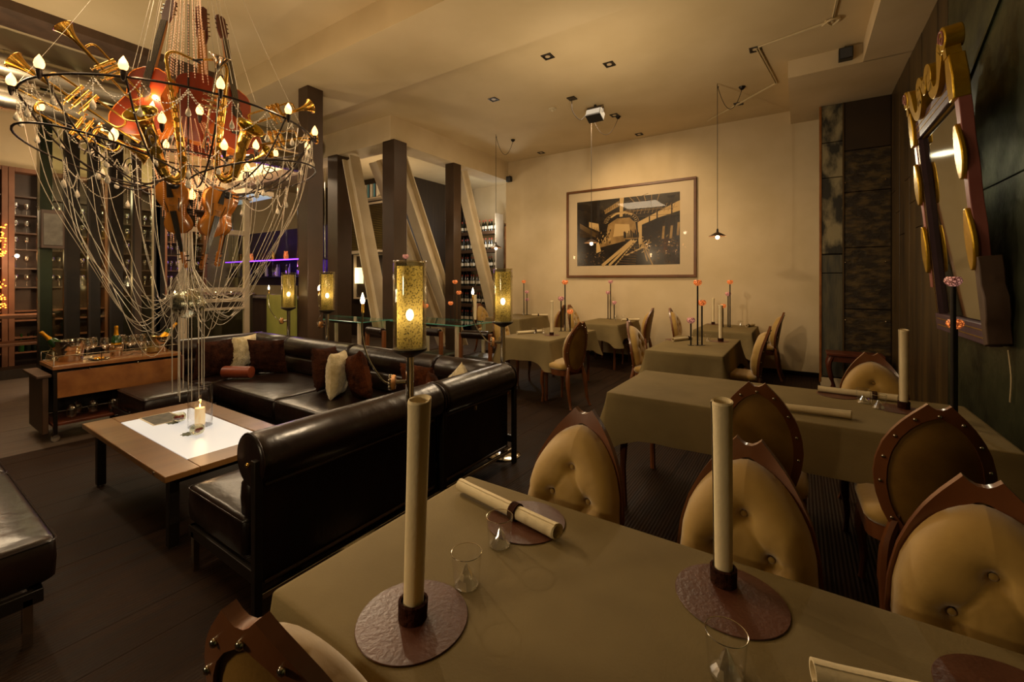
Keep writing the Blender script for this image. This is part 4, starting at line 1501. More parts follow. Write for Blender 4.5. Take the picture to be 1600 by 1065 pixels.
# cone of chains up to the ceiling
for k in range(22):
    a = 2 * PI * k / 22
    r1 = .30 if k % 6 else .80
    top = ringp(.05, a, 4.28)
    end = ringp(r1, a, 2.60 if r1 > .5 else 2.9)
    pts = sag(top, end, .05 if r1 > .5 else .02, 10)
    obj('chain', G().tube(pts, .0016 if r1 < .5 else .0009, 4), 'bead', ch)
for k in range(20):
    a = 2 * PI * k / 20
    q = .06 + .05 * (k % 3) / 2
    obj('bead_string', beads([ringp(.05, a, 4.28), ringp(.05 + q * .3, a, 3.4), ringp(.07 + q * .6, a, 2.9)], .0042, .02), 'bead_warm', ch, smooth=False)
# inner basket of beads
for k in range(26):
    a = 2 * PI * k / 26
    P = spline([ringp(.10, a, 2.62), ringp(.20, a, 2.40), ringp(.17, a, 2.2), ringp(.10, a, 1.99)], 5)
    obj('bead_string', beads(P, .0048, .014), 'bead_warm', ch, smooth=False)
for k in range(22):
    a = 2 * PI * k / 22
    L = .14 + .10 * ((k * 7) % 5) / 4
    R_ = .10 + .05 * (k % 3)
    obj('bead_string', beads([ringp(R_, a, 1.98 + .1 * (k % 3)), ringp(R_, a, 1.98 + .1 * (k % 3) - L)], .0048, .014), 'bead_warm', ch, smooth=False)
# long strings sweeping from the hoop down to the mirror ball
for k in range(38):
    a = 2 * PI * (k * .6180339 % 1.0)
    R0 = .80 if k % 3 else .62
    z0 = 2.56 if k % 3 else 2.22
    low = rb.uniform(1.02, 1.34)
    end = ringp(.03, a, 1.46 + rb.uniform(0, .14))
    if math.cos(a) > 0:
        low += .06
    P = spline([ringp(R0, a, z0), ringp(R0 * .90, a, z0 - .45), ringp(R0 * .66, a, (low + z0 - .5) / 2 + .02), ringp(R0 * .40, a, low + .02), ringp(R0 * .22, a, low + .03), end], 6)
    obj('bead_string', G().tube(P, .0017, 4), 'bead', ch)
for k in range(14):
    a0 = 2 * PI * k / 14
    a1 = a0 + rb.uniform(.5, 1.4)
    obj('bead_string', G().tube(sag(ringp(.10, a0, 1.52), ringp(rb.uniform(.22, .4), a1, 1.40), rb.uniform(.07, .16), 10), .0018, 4), 'bead', ch)
for k in range(20):
    a = 2 * PI * k / 20
    obj('bead_string', G().tube([ringp(.02, a, 1.9), ringp(.03, a, 1.6), ringp(.08 + .02 * (k % 3), a, 1.44)], .0018, 4), 'bead', ch)
# curtain of straight strings below the ball
for k in range(20):
    a = 2 * PI * k / 20
    R_ = .095 if k % 4 else .06
    zl = .66 + .05 * ((k * 5) % 4) + (.35 if k % 7 == 3 else 0)
    obj('bead_string', G().tube([ringp(R_, a, 1.34), ringp(R_, a, zl)], .0026, 5), 'bead', ch)

# mirror ball
mb = thing('mirror_ball', 'mirrored ball hanging among the bead strings beneath the chandelier', 'mirror ball', W(0, 0, 1.335))
g = G()
rows = 22
for i in range(rows):
    t0, t1 = PI * i / rows, PI * (i + 1) / rows
    n = max(4, int(44 * math.sin((t0 + t1) / 2)))
    for k in range(n):
        a0, a1 = 2 * PI * (k + .04) / n, 2 * PI * (k + .96) / n
        q0, q1 = t0 + .006, t1 - .006
        r_ = .104
        g.add([(r_ * math.sin(q) * math.cos(a), r_ * math.sin(q) * math.sin(a), -r_ * math.cos(q)) for q, a in ((q0, a0), (q0, a1), (q1, a1), (q1, a0))], [(3, 2, 1, 0)])
tiles = obj('mirror_tile', g, 'mirror_tile', mb, smooth=False, kind='stuff')
obj('core', G().sph((0, 0, 0), .1015, 24, 16), 'dark_steel', mb)
obj('cap', G().cyl((0, 0, .094), .012, .016, 12), 'chrome', mb)
obj('cord', G().tube([(0, 0, .10), (0, 0, .62)], .0015, 5), 'bead', mb)


def orient(root, pos, up, face):
    """local z -> up, local -y -> face (both in chandelier frame)"""
    R3 = Matrix.Rotation(CA, 3, 'Z')
    u = (R3 @ Vector(up)).normalized()
    f = (R3 @ Vector(face))
    f = (f - u * f.dot(u)).normalized()
    y = -f
    x = y.cross(u)
    M = Matrix((x, y, u)).transposed()
    root.location = W(*pos)
    root.rotation_euler = M.to_euler()


def eight(w1, w2, ww, L, n=28):
    """guitar outline: lower bout w1, waist ww, upper bout w2, length L (y = up)"""
    tab = [(0, 0), (.03, w1 * .55), (.12, w1 * .9), (.25, w1), (.40, w1 * .86), (.55, ww), (.62, ww), (.75, w2 * .95), (.84, w2), (.93, w2 * .86), (.985, w2 * .5), (1, w2 * .25)]
    R_ = []
    for k in range(n + 1):
        t = .5 - .5 * math.cos(PI * k / n)
        # smooth the table
        v = sum(lerp_tab(tab, max(0, min(1, t + d))) for d in (-.03, -.015, 0, .015, .03)) / 5 if 0 < k < n else lerp_tab(tab, t)
        R_.append((v, t * L))
    return R_ + [(-x, y) for x, y in reversed(R_) if x > 1e-4]


def guitar(label, pos, up, face, red='guitar_red'):
    t = thing('guitar', label, 'guitar', group='red guitars in the chandelier')
    O = eight(.19, .14, .115, .49)
    O = [(x, z - .25) for x, z in O]
    g = G()
    g.loops([[(x, .045, z) for x, z in O], [(x, -.045, z) for x, z in O]])
    obj('side', g, 'guitar_top', t, ang=60)
    obj('back', G().prism(O, .045, .049, 'y'), red, t)
    obj('soundboard', G().prism(O, -.049, -.045, 'y'), red, t)
    obj('binding', G().tube([(x, -.049, z) for x, z in O], .003, 5, closed=True), 'guitar_top', t)
    obj('soundhole', G().tube([(0, -.0495, .06), (0, -.0505, .06)], .045, 24), 'ebony', t)
    obj('bridge', G().box(-.075, -.058, -.115, .075, -.049, -.09), 'ebony', t, bevel=.002)
    nk = obj('neck', G().add([(-.028, -.055, .22), (.028, -.055, .22), (.022, -.055, .60), (-.022, -.055, .60), (-.022, -.03, .22), (.022, -.03, .22), (.017, -.035, .60), (-.017, -.035, .60)],
                             [(0, 1, 2, 3), (5, 4, 7, 6), (0, 4, 5, 1), (1, 5, 6, 2), (2, 6, 7, 3), (3, 7, 4, 0)]), 'neck_wood', t)
    obj('fingerboard', G().add([(-.028, -.060, .10), (.028, -.060, .10), (.022, -.060, .60), (-.022, -.060, .60), (-.028, -.055, .10), (.028, -.055, .10), (.022, -.055, .60), (-.022, -.055, .60)],
                               [(0, 1, 2, 3), (5, 4, 7, 6), (0, 4, 5, 1), (1, 5, 6, 2), (2, 6, 7, 3), (3, 7, 4, 0)]), 'ebony', nk)
    hd = obj('headstock', G().prism([(-.024, .60), (.024, .60), (.038, .65), (.036, .76), (.012, .775), (0, .765), (-.012, .775), (-.036, .76), (-.038, .65)], -.048, -.032, 'y'), 'wood_red', t, bevel=.002)
    for s in (-1, 1):
        for q in range(3):
            obj('tuning_peg', G().tube([(s * .036, -.04, .665 + q * .032), (s * .052, -.04, .665 + q * .032)], .006, 8), 'silver', hd)
    for q in range(6):
        x = -.018 + q * .0072
        obj('string', G().tube([(x * 1.3, -.0635, -.10), (x, -.063, .60)], .0007, 3), 'silver', t)
    orient(t, pos, up, face)
    return t


guitar('red guitar leaning at the left of the chandelier core', (-.22, .02, 2.70), (.20, .06, 1), (-.6, -.8, 0))
guitar('red guitar at the front of the chandelier core, its pale neck rising in the middle', (.07, .04, 2.74), (.0, .02, 1), (.12, 1, 0))
guitar('red guitar leaning at the right of the chandelier core', (.27, .06, 2.70), (-.14, .04, 1), (.6, -.8, 0))
guitar('red guitar turned away at the back right of the core', (.10, .26, 2.70), (-.04, -.12, 1), (.3, 1, 0))


def violin(label, pos, up, face):
    t = thing('violin', label, 'violin', group='violins hanging upside down')
    O = eight(.105, .083, .055, .36)
    O = [(x, z - .18) for x, z in O]
    obj('rib', G().loops([[(x * .97, .017, z * .98) for x, z in O], [(x * .97, -.017, z * .98) for x, z in O]]), 'violin_wood', t, ang=60)
    for s, nm in ((-1, 'belly'), (1, 'back')):
        L = []
        for q in (1, .97, .8, .5, .2, .02):
            L.append([(x * q, s * (.017 + .014 * (1 - q ** 3)), z * q) for x, z in O])
        if s > 0:
            L = [l[::-1] for l in L]
        obj(nm, G().loops(L, cap1=True), 'violin_wood', t, ang=80)
    for s in (-1, 1):
        P = [(s * (.032 + .006 * math.sin(q * .9)), -.032, -.03 + q * .012) for q in range(6)]
        P = [(s * .040, -.031, .030), (s * .035, -.033, .034), (s * .033, -.0335, .025), (s * .038, -.033, -.01), (s * .044, -.031, -.042), (s * .046, -.030, -.05), (s * .040, -.031, -.052)]
        obj('sound_hole', G().tube(spline(P, 3), .0022, 5), 'ebony', t)
    nk = obj('neck', G().tube([(0, -.02, .17), (0, -.02, .31)], [.014, .011], 8), 'violin_wood', t)
    obj('fingerboard', G().add([(-.019, -.042, .03), (.019, -.042, .03), (.012, -.033, .31), (-.012, -.033, .31), (-.019, -.038, .03), (.019, -.038, .03), (.012, -.029, .31), (-.012, -.029, .31)],
                               [(0, 1, 2, 3), (5, 4, 7, 6), (0, 4, 5, 1), (1, 5, 6, 2), (2, 6, 7, 3), (3, 7, 4, 0)]), 'ebony', t)
    obj('tailpiece', G().prism([(-.006, -.16), (.006, -.16), (.020, -.06), (-.020, -.06)], -.042, -.036, 'y'), 'ebony', t)
    obj('bridge', G().box(-.02, -.044, -.012, .02, -.030, -.008), 'neck_wood', t)
    obj('chin_rest', G().sph((-.035, -.036, -.14), .035, 14, 8, sz=.8, sy=.35), 'ebony', t)
    sc = obj('scroll', G().tube([(0, -.02 - .022 * math.cos(q * .5) * (1 - q / 22), .395 + .022 * math.sin(q * .5) * (1 - q / 22)) for q in range(20)], .007, 8), 'violin_wood', t)
    obj('pegbox', G().box(-.011, -.035, .305, .011, -.006, .385), 'violin_wood', t, bevel=.002)
    for q in range(4):
        s = -1 if q % 2 else 1
        obj('tuning_peg', G().tube([(0, -.02, .32 + q * .016), (s * .034, -.02, .32 + q * .016)], [.003, .006], 6), 'ebony', t)
    for q in range(4):
        x = -.009 + q * .006
        obj('string', G().tube([(x * 1.4, -.040, -.07), (x * 1.4, -.0455, -.01), (x, -.035, .31)], .0006, 3), 'silver', t)
    orient(t, pos, up, face)
    return t


violin('violin hanging upside down at the left of the inner bead basket', (-.07, -.10, 2.00), (.16, .05, -1), (-.45, -.9, 0))
violin('violin hanging upside down at the right of the inner bead basket', (.15, -.08, 1.99), (-.22, .05, -1), (.55, -.8, 0))
violin('violin hanging upside down at the back right, mostly hidden', (.22, .16, 2.02), (-.16, -.1, -1), (.8, .6, 0))


def saxophone(label, pos, up, face, s=1.0, m='brass', flip=1):
    t = thing('saxophone', label, 'saxophone', group='instruments of polished brass')
    bodyP = spline([(0, 0, .42 * s), (0, 0, .2 * s), (0, 0, 0), (0, 0, -.24 * s), (flip * .018 * s, 0, -.33 * s), (flip * .065 * s, 0, -.37 * s), (flip * .115 * s, 0, -.33 * s)], 6)
    n = len(bodyP)
    obj('body_tube', G().tube(bodyP, [(.012 + .023 * (i / n) ** 1.1) * s for i in range(n)], 16), m, t)
    bellP = spline([(flip * .115 * s, 0, -.33 * s), (flip * .14 * s, 0, -.22 * s), (flip * .155 * s, -.005, -.08 * s), (flip * .175 * s, -.02 * s, .02 * s), (flip * .20 * s, -.065 * s, .075 * s)], 6)
    n = len(bellP)
    rs = [(.035 + .016 * (i / n)) * s + (.052 * s * max(0, (i / (n - 1) - .66) / .34) ** 2) for i in range(n)]
    bl = obj('bell', G().tube(bellP, rs, 22, cap=False), m, t)
    # inner wall of the bell
    obj('bell_lining', G().tube([p for p in bellP[n // 3:]], [q * .95 for q in rs[n // 3:]], 22, cap=False), 'brass_green', bl)
    tn = (bellP[-1] - bellP[-2]).normalized()
    e1 = tn.orthogonal().normalized()
    e2 = tn.cross(e1)
    obj('bell_rim', G().tube([bellP[-1] + (e1 * math.cos(a * PI / 12) + e2 * math.sin(a * PI / 12)) * rs[-1] for a in range(24)], .004 * s, 6, closed=True), m, bl)
    nkP = spline([(0, 0, .41 * s), (0, 0, .50 * s), (-flip * .02 * s, 0, .55 * s), (-flip * .07 * s, 0, .565 * s), (-flip * .16 * s, 0, .535 * s)], 6)
    obj('neck', G().tube(nkP, [.012 * s - .004 * s * i / len(nkP) for i in range(len(nkP))], 12), m, t)
    obj('mouthpiece', G().tube([nkP[-1], nkP[-1] + Vector((-flip * .05 * s, 0, -.02 * s))], [.009 * s, .006 * s], 10), 'ebony', t)
    for k in range(9):
        z = (.34 - k * .07) * s
        r_ = (.012 + .0012 * k) * s
        g = G().tube([(0, -.022 * s - r_ * .6, z), (0, -.034 * s - r_ * .6, z)], [r_, r_ * 1.1], 14)
        g.octa((0, -.036 * s - r_ * .6, z), .004 * s)
        obj('key', g, m, t)
    for x, y in ((-.024, -.012), (.022, -.022)):
        obj('key_rod', G().tube([(x * s, y * s - .01, .36 * s), (x * s, y * s - .02, -.26 * s)], .0028 * s, 6), m, t)
    for k in range(3):
        obj('key', G().tube([(flip * (.125 + .012 * k) * s, -.040 * s, (-.26 + .09 * k) * s), (flip * (.125 + .012 * k) * s, -.058 * s, (-.26 + .09 * k) * s)], [.024 * s, .026 * s], 16), m, bl)
    orient(t, pos, up, face)
    return t


saxophone('brass saxophone at the front left of the chandelier, bell opening to the left', (-.055, -.37, 2.45), (-.13, 0, 1), (.1, -1, 0), .86, 'brass', -1)
saxophone('brass saxophone at the front right of the chandelier, bell opening to the right', (.17, -.34, 2.49), (.09, 0, 1), (-.1, -1, 0), .84, 'brass', 1)



def trumpet(label, pos, axis, face, s=1.0, m='brass', bell=.062):
    """local +z towards the bell"""
    t = thing('trumpet', label, 'trumpet', group='instruments of polished brass')
    n = 26
    P = [(0, 0, (-.06 + .34 * i / (n - 1)) * s) for i in range(n)]
    rs = []
    for i in range(n):
        u = i / (n - 1)
        rs.append((.0065 + .010 * u + (bell - .02) * max(0, (u - .62) / .38) ** 2.6) * s)
    b = obj('bell', G().tube(P, rs, 22, cap=False), m, t)
    obj('bell_lining', G().tube(P[n // 2:], [q * .94 for q in rs[n // 2:]], 22, cap=False), 'brass_green', b)
    obj('bell_rim', G().tube([(rs[-1] * math.cos(a * PI / 12), rs[-1] * math.sin(a * PI / 12), .28 * s) for a in range(24)], .0025 * s, 6, closed=True), m, b)
    loop = spline([(0, 0, -.06 * s), (0, 0, -.20 * s), (0, -.018 * s, -.235 * s), (0, -.055 * s, -.235 * s), (0, -.072 * s, -.20 * s), (0, -.072 * s, 0), (0, -.072 * s, .11 * s), (0, -.055 * s, .14 * s), (0, -.02 * s + .002, .14 * s)], 5)
    obj('tubing', G().tube(loop, .0066 * s, 10), m, t)
    obj('lead_pipe', G().tube(spline([(0.012 * s, 0, .14 * s), (.014 * s, 0, 0), (.014 * s, 0, -.28 * s)], 4), .0058 * s, 8), m, t)
    obj('mouthpiece', G().tube([(.014 * s, 0, -.28 * s), (.014 * s, 0, -.325 * s), (.014 * s, 0, -.345 * s)], [.005 * s, .006 * s, .013 * s], 12), m, t)
    for k in range(3):
        z = (-.06 + .038 * k) * s
        v_ = obj('valve', G().tube([(0, -.095 * s, z), (0, .03 * s, z)], .0125 * s, 14), m, t)
        obj('valve_cap', G().tube([(0, .03 * s, z), (0, .05 * s, z), (0, .051 * s, z), (0, .055 * s, z)], [.003 * s, .003 * s, .010 * s, .010 * s], 10), m, v_)
        obj('slide', G().tube(spline([(0, -.06 * s, z), (.035 * s, -.06 * s, z), (.045 * s, -.07 * s, z), (.035 * s, -.08 * s, z), (0, -.08 * s, z)], 3), .0052 * s, 7), m, v_)
    orient(t, pos, axis, face)
    return t


trumpet('gold trumpet pointing up and left at the top left of the chandelier', (-.44, -.05, 2.85), (-.65, -.05, .76), (.7, 0, .6), .95)
trumpet('brass horn stretching far out to the left of the ring', (-.56, -.12, 2.60), (-.83, 0, .557), (.4, 0, .9), 1.05, 'brass', .056)
trumpet('brass trumpet lying along the left half of the ring, bell hidden', (-.50, .10, 2.50), (.72, .1, -.35), (-.2, 0, -.9), 1.1)
trumpet('gold trumpet pointing right beyond the ring, upper of the two', (.58, .0, 2.80), (.859, .1, .511), (-.4, 0, .8), .95)
trumpet('gold trumpet pointing right beyond the ring, lower of the two', (.60, .10, 2.62), (.93, .1, .36), (-.3, 0, .9), 1.0)
trumpet('silver cornet with its bell turned towards the room, behind the ring', (.13, -.26, 2.73), (.14, -.42, .9), (1, .2, 0), 1.0, 'silver', .066)
trumpet('small brass horn seen end on inside the right half of the ring', (.36, .30, 2.44), (.5, -.6, .3), (0, 0, 1), .9, 'brass')
# ---------------------------------------------------------------- the big framed photograph
px0, px1, pz0, pz1 = -4.06, -1.52, 1.56, 3.34
pc = Vector(((px0 + px1) / 2, YB, (pz0 + pz1) / 2))
pic = thing('framed_photograph', 'large framed sepia photograph of a hall with roof trusses on the back wall', 'picture', pc)
hw, hh = (px1 - px0) / 2, (pz1 - pz0) / 2
fw = .045
obj('frame_rail', G().box(-hw, -.045, hh - fw, hw, -.002, hh), 'picture_frame', pic, bevel=.004)
obj('frame_rail', G().box(-hw, -.045, -hh, hw, -.002, -hh + fw), 'picture_frame', pic, bevel=.004)
obj('frame_stile', G().box(-hw, -.045, -hh + fw, -hw + fw, -.002, hh - fw), 'picture_frame', pic, bevel=.004)
obj('frame_stile', G().box(hw - fw, -.045, -hh + fw, hw, -.002, hh - fw), 'picture_frame', pic, bevel=.004)
obj('mount', G().box(-hw + fw, -.02, -hh + fw, hw - fw, -.006, hh - fw), 'picture_mount', pic)
# photograph area: u 0..1 left to right, v 0..1 bottom to top
ax0, ax1, az0, az1 = -hw + .235, hw - .28, -hh + .235, hh - .235
print_g = G()
MS = ['photo_dark', 'photo_mid', 'photo_glow', 'photo_light']
dep = [0]


def Q(pts, m):
    dep[0] += 1
    y = -.0205 - dep[0] * .00003
    print_g.m = m
    print_g.add([(ax0 + (ax1 - ax0) * u, y, az0 + (az1 - az0) * v) for u, v in pts], [tuple(range(len(pts)))])


def LN(a, b, wd, m):
    ux, uy = b[0] - a[0], (b[1] - a[1]) * .66
    l = math.hypot(ux, uy) or 1
    nx, ny = -uy / l * wd / 2, ux / l * wd / 2 / .66
    Q([(a[0] + nx, a[1] + ny), (a[0] - nx, a[1] - ny), (b[0] - nx, b[1] - ny), (b[0] + nx, b[1] + ny)], m)


Q([(0, 0), (1, 0), (1, 1), (0, 1)], 0)
Q([(.30, .38), (.62, .38), (.60, .62), (.54, .70), (.42, .70), (.33, .62)], 2)      # glow of the far hall
Q([(.38, .42), (.55, .42), (.54, .60), (.40, .62)], 3)
Q([(.20, .26), (.50, .36), (.50, .44), (.30, .42)], 2)
Q([(.445, .72), (.475, .72), (.488, 1), (.447, 1)], 3)                               # bright mast
Q([(.29, .84), (.44, .96), (.44, .88), (.30, .78)], 2)
for k in range(7):
    LN((.30 + .02 * k, .80 + .015 * k), (.31 + .02 * k, .86 + .015 * k), .004, 0)
Q([(.36, .74), (.42, .79), (.50, .80), (.57, .76), (.57, .73), (.50, .765), (.42, .76), (.36, .71)], 3)
Q([(.13, .60), (.13, .68), (.23, .64), (.24, .52)], 3)                               # pale box left
for k in range(4):
    LN((.03, .66 - .02 * k), (.20, .50 - .02 * k), .004, 2)
Q([(.62, .62), (.98, .87), (1, .88), (1, .74), (.80, .66), (.66, .58)], 3)           # window band
for k in (.73, .80, .93):
    LN((k, .56), (k, .86), .012, 0)
Q([(.62, .62), (.66, .60), (.66, .30), (.63, .30)], 3)
for k, (u, v) in enumerate(((.84, .36), (.91, .36), (.97, .40))):
    Q([(u, v), (u + .022, v), (u + .03, v + .18), (u + .01, v + .18)], 2)
# roof trusses
rq = random.Random(4)
for k in range(9):
    v = .70 + .028 * k
    LN((.50, v), (.96 - .03 * k, v + .05 * (k % 3)), .004, 1)
for k in range(26):
    u = .50 + .018 * k
    LN((u, .74 + .05 * (k % 2)), (u + .03, .86 - .06 * (k % 2)), .0035, 2)
for k in range(16):
    a = PI * k / 15
    LN((.46 - .16 * math.cos(a), .64 + .14 * math.sin(a)), (.46 - .13 * math.cos(a + .1), .64 + .12 * math.sin(a + .1)), .004, 3)
for k in range(16):
    a, b = PI * k / 16, PI * (k + 1) / 16
    LN((.46 - .17 * math.cos(a), .64 + .15 * math.sin(a)), (.46 - .17 * math.cos(b), .64 + .15 * math.sin(b)), .004, 2)
for k in range(5):
    LN((.54 + .07 * k, 1.0), (.60 + .05 * k, .90), .006, 2)
# planks and rails in the foreground
LN((.27, .0), (.57, .36), .030, 3)
LN((.34, .0), (.59, .36), .022, 3)
LN((.40, .0), (.61, .36), .010, 3)
LN((.66, .34), (.76, .0), .012, 2)
LN((.66, .32), (.71, .05), .010, 2)
LN((.50, .14), (.68, .26), .012, 3)
for k in range(9):
    v = .04 + .035 * k
    LN((.41 + .02 * k, v), (.60 + .004 * k, v - .02), .008, 1)
for k in range(40):
    u, v = rq.gauss(.68, .03), rq.gauss(.28, .05)
    LN((u, v), (u + rq.uniform(-.03, .03), v + rq.uniform(-.05, .05)), .005, rq.choice((2, 3)))
for k in range(70):
    u, v = rq.uniform(.72, .98), rq.uniform(.03, .42)
    LN((u, v), (u + rq.uniform(.004, .02), v + rq.uniform(-.02, .02)), .005, rq.choice((0, 1, 1, 2)))
for k in range(60):
    u, v = rq.uniform(.03, .30), rq.uniform(.03, .22)
    LN((u, v), (u + rq.uniform(.004, .02), v + rq.uniform(-.02, .02)), .005, rq.choice((0, 1, 1, 2)))
for k in range(26):
    u = .03 + .008 * k
    LN((u, .44), (u + .003, .55 + .02 * (k % 3)), .0035, 1)
for k in range(34):
    u, v = rq.uniform(.22, .36), rq.uniform(.32, .52)
    LN((u, v), (u + rq.uniform(-.01, .01), v + .03), .008, rq.choice((0, 2, 3, 0)))
for k in range(30):
    u = rq.uniform(.48, .64)
    LN((u, .40), (u, .40 + rq.uniform(.04, .12)), .007, 0)
Q([(.21, .19), (.26, .22), (.235, .36), (.21, .34)], 3)
obj('printed_photograph', print_g, MS, pic, smooth=False)
obj('glazing', G().add([(-hw + fw, -.030, -hh + fw), (hw - fw, -.030, -hh + fw), (hw - fw, -.030, hh - fw), (-hw + fw, -.030, hh - fw)], [(0, 1, 2, 3)]), 'glass', pic, smooth=False)

# ---------------------------------------------------------------- leaning mirror, gilded and painted
th = math.atan2(.14, 1.63)
mr = thing('leaning_mirror', 'tall leaning mirror in a pink and purple frame with gold scrolls on the dark wall', 'mirror', (XW - .03, 4.285, 1.15), rot=(0, -th, 0))
# local: y along the wall (negative = nearer), z up the frame, -x towards the room
YA, YN = .585, -.585      # far side, near side
H = 1.63
obj('mirror_pane', G().box(-.026, YN + .10, .10, -.020, YA - .08, H - .10), 'mirror_glass', mr)
obj('bottom_rail', G().box(-.06, YN, -.04, -.0, YA, .09), 'purple_paint', mr, bevel=.006)
obj('top_rail', G().box(-.06, YN + .04, H - .12, -.0, YA - .04, H + .02), 'purple_paint', mr, bevel=.006)
for y in (YN + .075, YA - .075):
    obj('inner_stile', G().box(-.055, y - .02, .09, -.005, y + .02, H - .12), 'purple_paint', mr, bevel=.003)
for z in (.0, .05, H - .03, H - .075):
    obj('gold_line', G().box(-.0625, YN + .05, z, -.0595, YA - .05, z + .006), 'gold_leaf', mr)
obj('gold_line', G().box(-.034, YN + .10, H - .125, -.024, YA - .08, H - .115), 'gold_leaf', mr)
for y, s in ((YA - .075, 1),):
    for q in (-.020, .012):
        g = G()
        for k in range(46):
            z = .10 + k * .030
            g.add([(-.0600, y + q - .006, z), (-.0600, y + q + .010, z + .004), (-.0600, y + q + .004, z + .015), (-.0600, y + q + .010, z + .026), (-.0600, y + q - .006, z + .030),
                   (-.055, y + q - .006, z), (-.055, y + q - .006, z + .030)], [(0, 1, 2, 3, 4), (4, 3, 2, 1, 0)])
        obj('toothed_gold_strip', g, 'gold_leaf', mr, smooth=False)
    obj('dark_groove', G().box(-.0605, y - .004, .10, -.0585, y + .002, H - .13), 'ebony', mr)


def leaf_profile(z0, z1, wd):
    n = 14
    R_ = []
    for k in range(n + 1):
        t = k / n
        R_.append((wd * math.sin(PI * min(1, t * 1.15 + .02)) ** .7 if t < .98 else wd * .1, z0 + (z1 - z0) * (1 - t)))
    return R_


for (yb, sgn) in ((YA - .025, 1), (YN + .03, -1)):
    # painted side post with waisted outline
    P = []
    for k in range(24):
        z = .30 + (H - .42) * k / 23
        P.append((yb + sgn * (.045 + .006 * math.cos(k * .9)), z))
    Pin = [(yb - sgn * .03, z) for y, z in reversed(P)]
    out = P + Pin
    if sgn < 0:
        out = out[::-1]
    obj('side_post', G().prism(out, -.065, -.005, 'x'), 'pink_paint', mr, bevel=.004)
    for z0, z1 in ((.42, .80), (.98, 1.32)):
        O = []
        n = 12
        for k in range(n + 1):
            t = k / n
            O.append((yb + .01 * sgn + sgn * (.012 + .060 * math.sin(PI * t ** 1.25) ** .8), z1 - (z1 - z0) * t))
        O += [(yb - .01 * sgn - sgn * (.010 + .042 * math.sin(PI * t_ / n) ** .8), z1 - (z1 - z0) * t_ / n) for t_ in range(n, -1, -1)]
        if sgn < 0:
            O = O[::-1]
        obj('gold_leaf_boss', G().prism(O, -.088, -.06, 'x'), 'gold_leaf', mr, bevel=.008)
    O = [(yb - .05, H - .16), (yb + .05, H - .16), (yb + .066, H - .02), (yb + .04, H + .12), (yb - .04, H + .12), (yb - .066, H - .02)]
    obj('gold_block', G().prism(O, -.085, -.005, 'x'), 'gold_leaf', mr, bevel=.008)
    # volute on the post
    for r0, zc, dx in ((.072, H + .235, 0),):
        g = G().tube([(-.095, yb, zc), (-.005, yb, zc)], r0, 22)
        v_ = obj('volute', g, 'gold_leaf', mr, bevel=.006)
        g = G()
        g.tube([(-.097, yb + (r0 * .85 - .003 * q) * math.cos(q * .45), zc + (r0 * .85 - .003 * q) * math.sin(q * .45)) for q in range(20)], .006, 6)
        obj('spiral_rib', g, 'pink_paint', v_)
    # neck that joins volute and block
    obj('gold_neck', G().prism([(yb - .035, H + .11), (yb + .035, H + .11), (yb + .028, H + .19), (yb - .028, H + .19)], -.09, -.02, 'x'), 'gold_leaf', mr)
# crest: two mirrored S-curves meeting in a dip
for s in (1, -1):
    P = spline([(-.05, s * .53, H + .20), (-.05, s * .46, H + .22), (-.05, s * .40, H + .12), (-.05, s * .33, H + .03), (-.05, s * .22, H + .02), (-.05, s * .15, H + .10), (-.05, s * .17, H + .19), (-.05, s * .10, H + .22), (-.05, s * .03, H + .15)], 7)
    g = G()
    L = []
    for i, p in enumerate(P):
        q = P[min(i + 1, len(P) - 1)] - P[max(i - 1, 0)]
        q.normalize()
        nrm = Vector((0, -q.z, q.y))
        wd = .044 + .014 * math.sin(i * .22)
        L.append([(p.x + .04, p.y + nrm.y * wd, p.z + nrm.z * wd), (p.x - .04, p.y + nrm.y * wd, p.z + nrm.z * wd), (p.x - .04, p.y - nrm.y * wd, p.z - nrm.z * wd), (p.x + .04, p.y - nrm.y * wd, p.z - nrm.z * wd)])
    obj('crest_scroll', g.loops(L, True, True), 'gold_leaf', mr, bevel=.006)
g = G().tube([(-.09, 0, H + .14), (-.0, 0, H + .14)], .06, 20)
obj('volute', g, 'gold_leaf', mr, bevel=.006)
# carved wooden brackets at the foot
O = [(YN + .03, -.04), (YN - .045, -.02), (YN - .05, .10), (YN - .075, .15), (YN - .085, .26), (YN - .05, .33), (YN - .06, .42), (YN - .05, .50), (YN + .02, .50), (YN + .03, .30)]
obj('bracket', G().prism(O[::-1], -.075, .03, 'x'), 'grey_wood', mr, bevel=.006)
o = obj('hanging_cord', G().tube(spline([(XW - .02, 3.66, 1.10), (XW - .012, 3.645, .95), (XW - .012, 3.66, .80)], 5), .004, 6), 'cable_white')
tag(o, 'short pale cord hanging down the wall below the mirror', 'cord')

# ---------------------------------------------------------------- console by the pillar
cs = thing('console_table', 'small reddish wooden console with bowed legs in front of the pillar', 'table', (.60, 7.30, 0))
obj('top', G().box(-.30, -.17, .50, .30, .17, .535), 'wood_red', cs, bevel=.005)
obj('apron', G().box(-.27, -.14, .42, .27, .14, .50), 'wood_red', cs, bevel=.003)
for sx in (-1, 1):
    for sy in (-1, 1):
        P = spline([(sx * .24, sy * .12, .48), (sx * .275, sy * .14, .38), (sx * .25, sy * .13, .20), (sx * .22, sy * .12, .08), (sx * .25, sy * .14, 0)], 4)
        obj('leg', G().tube(P, [.03] * 5 + [.028] * 4 + [.02] * 4 + [.016] * 3 + [.02], 8), 'wood_red', cs)

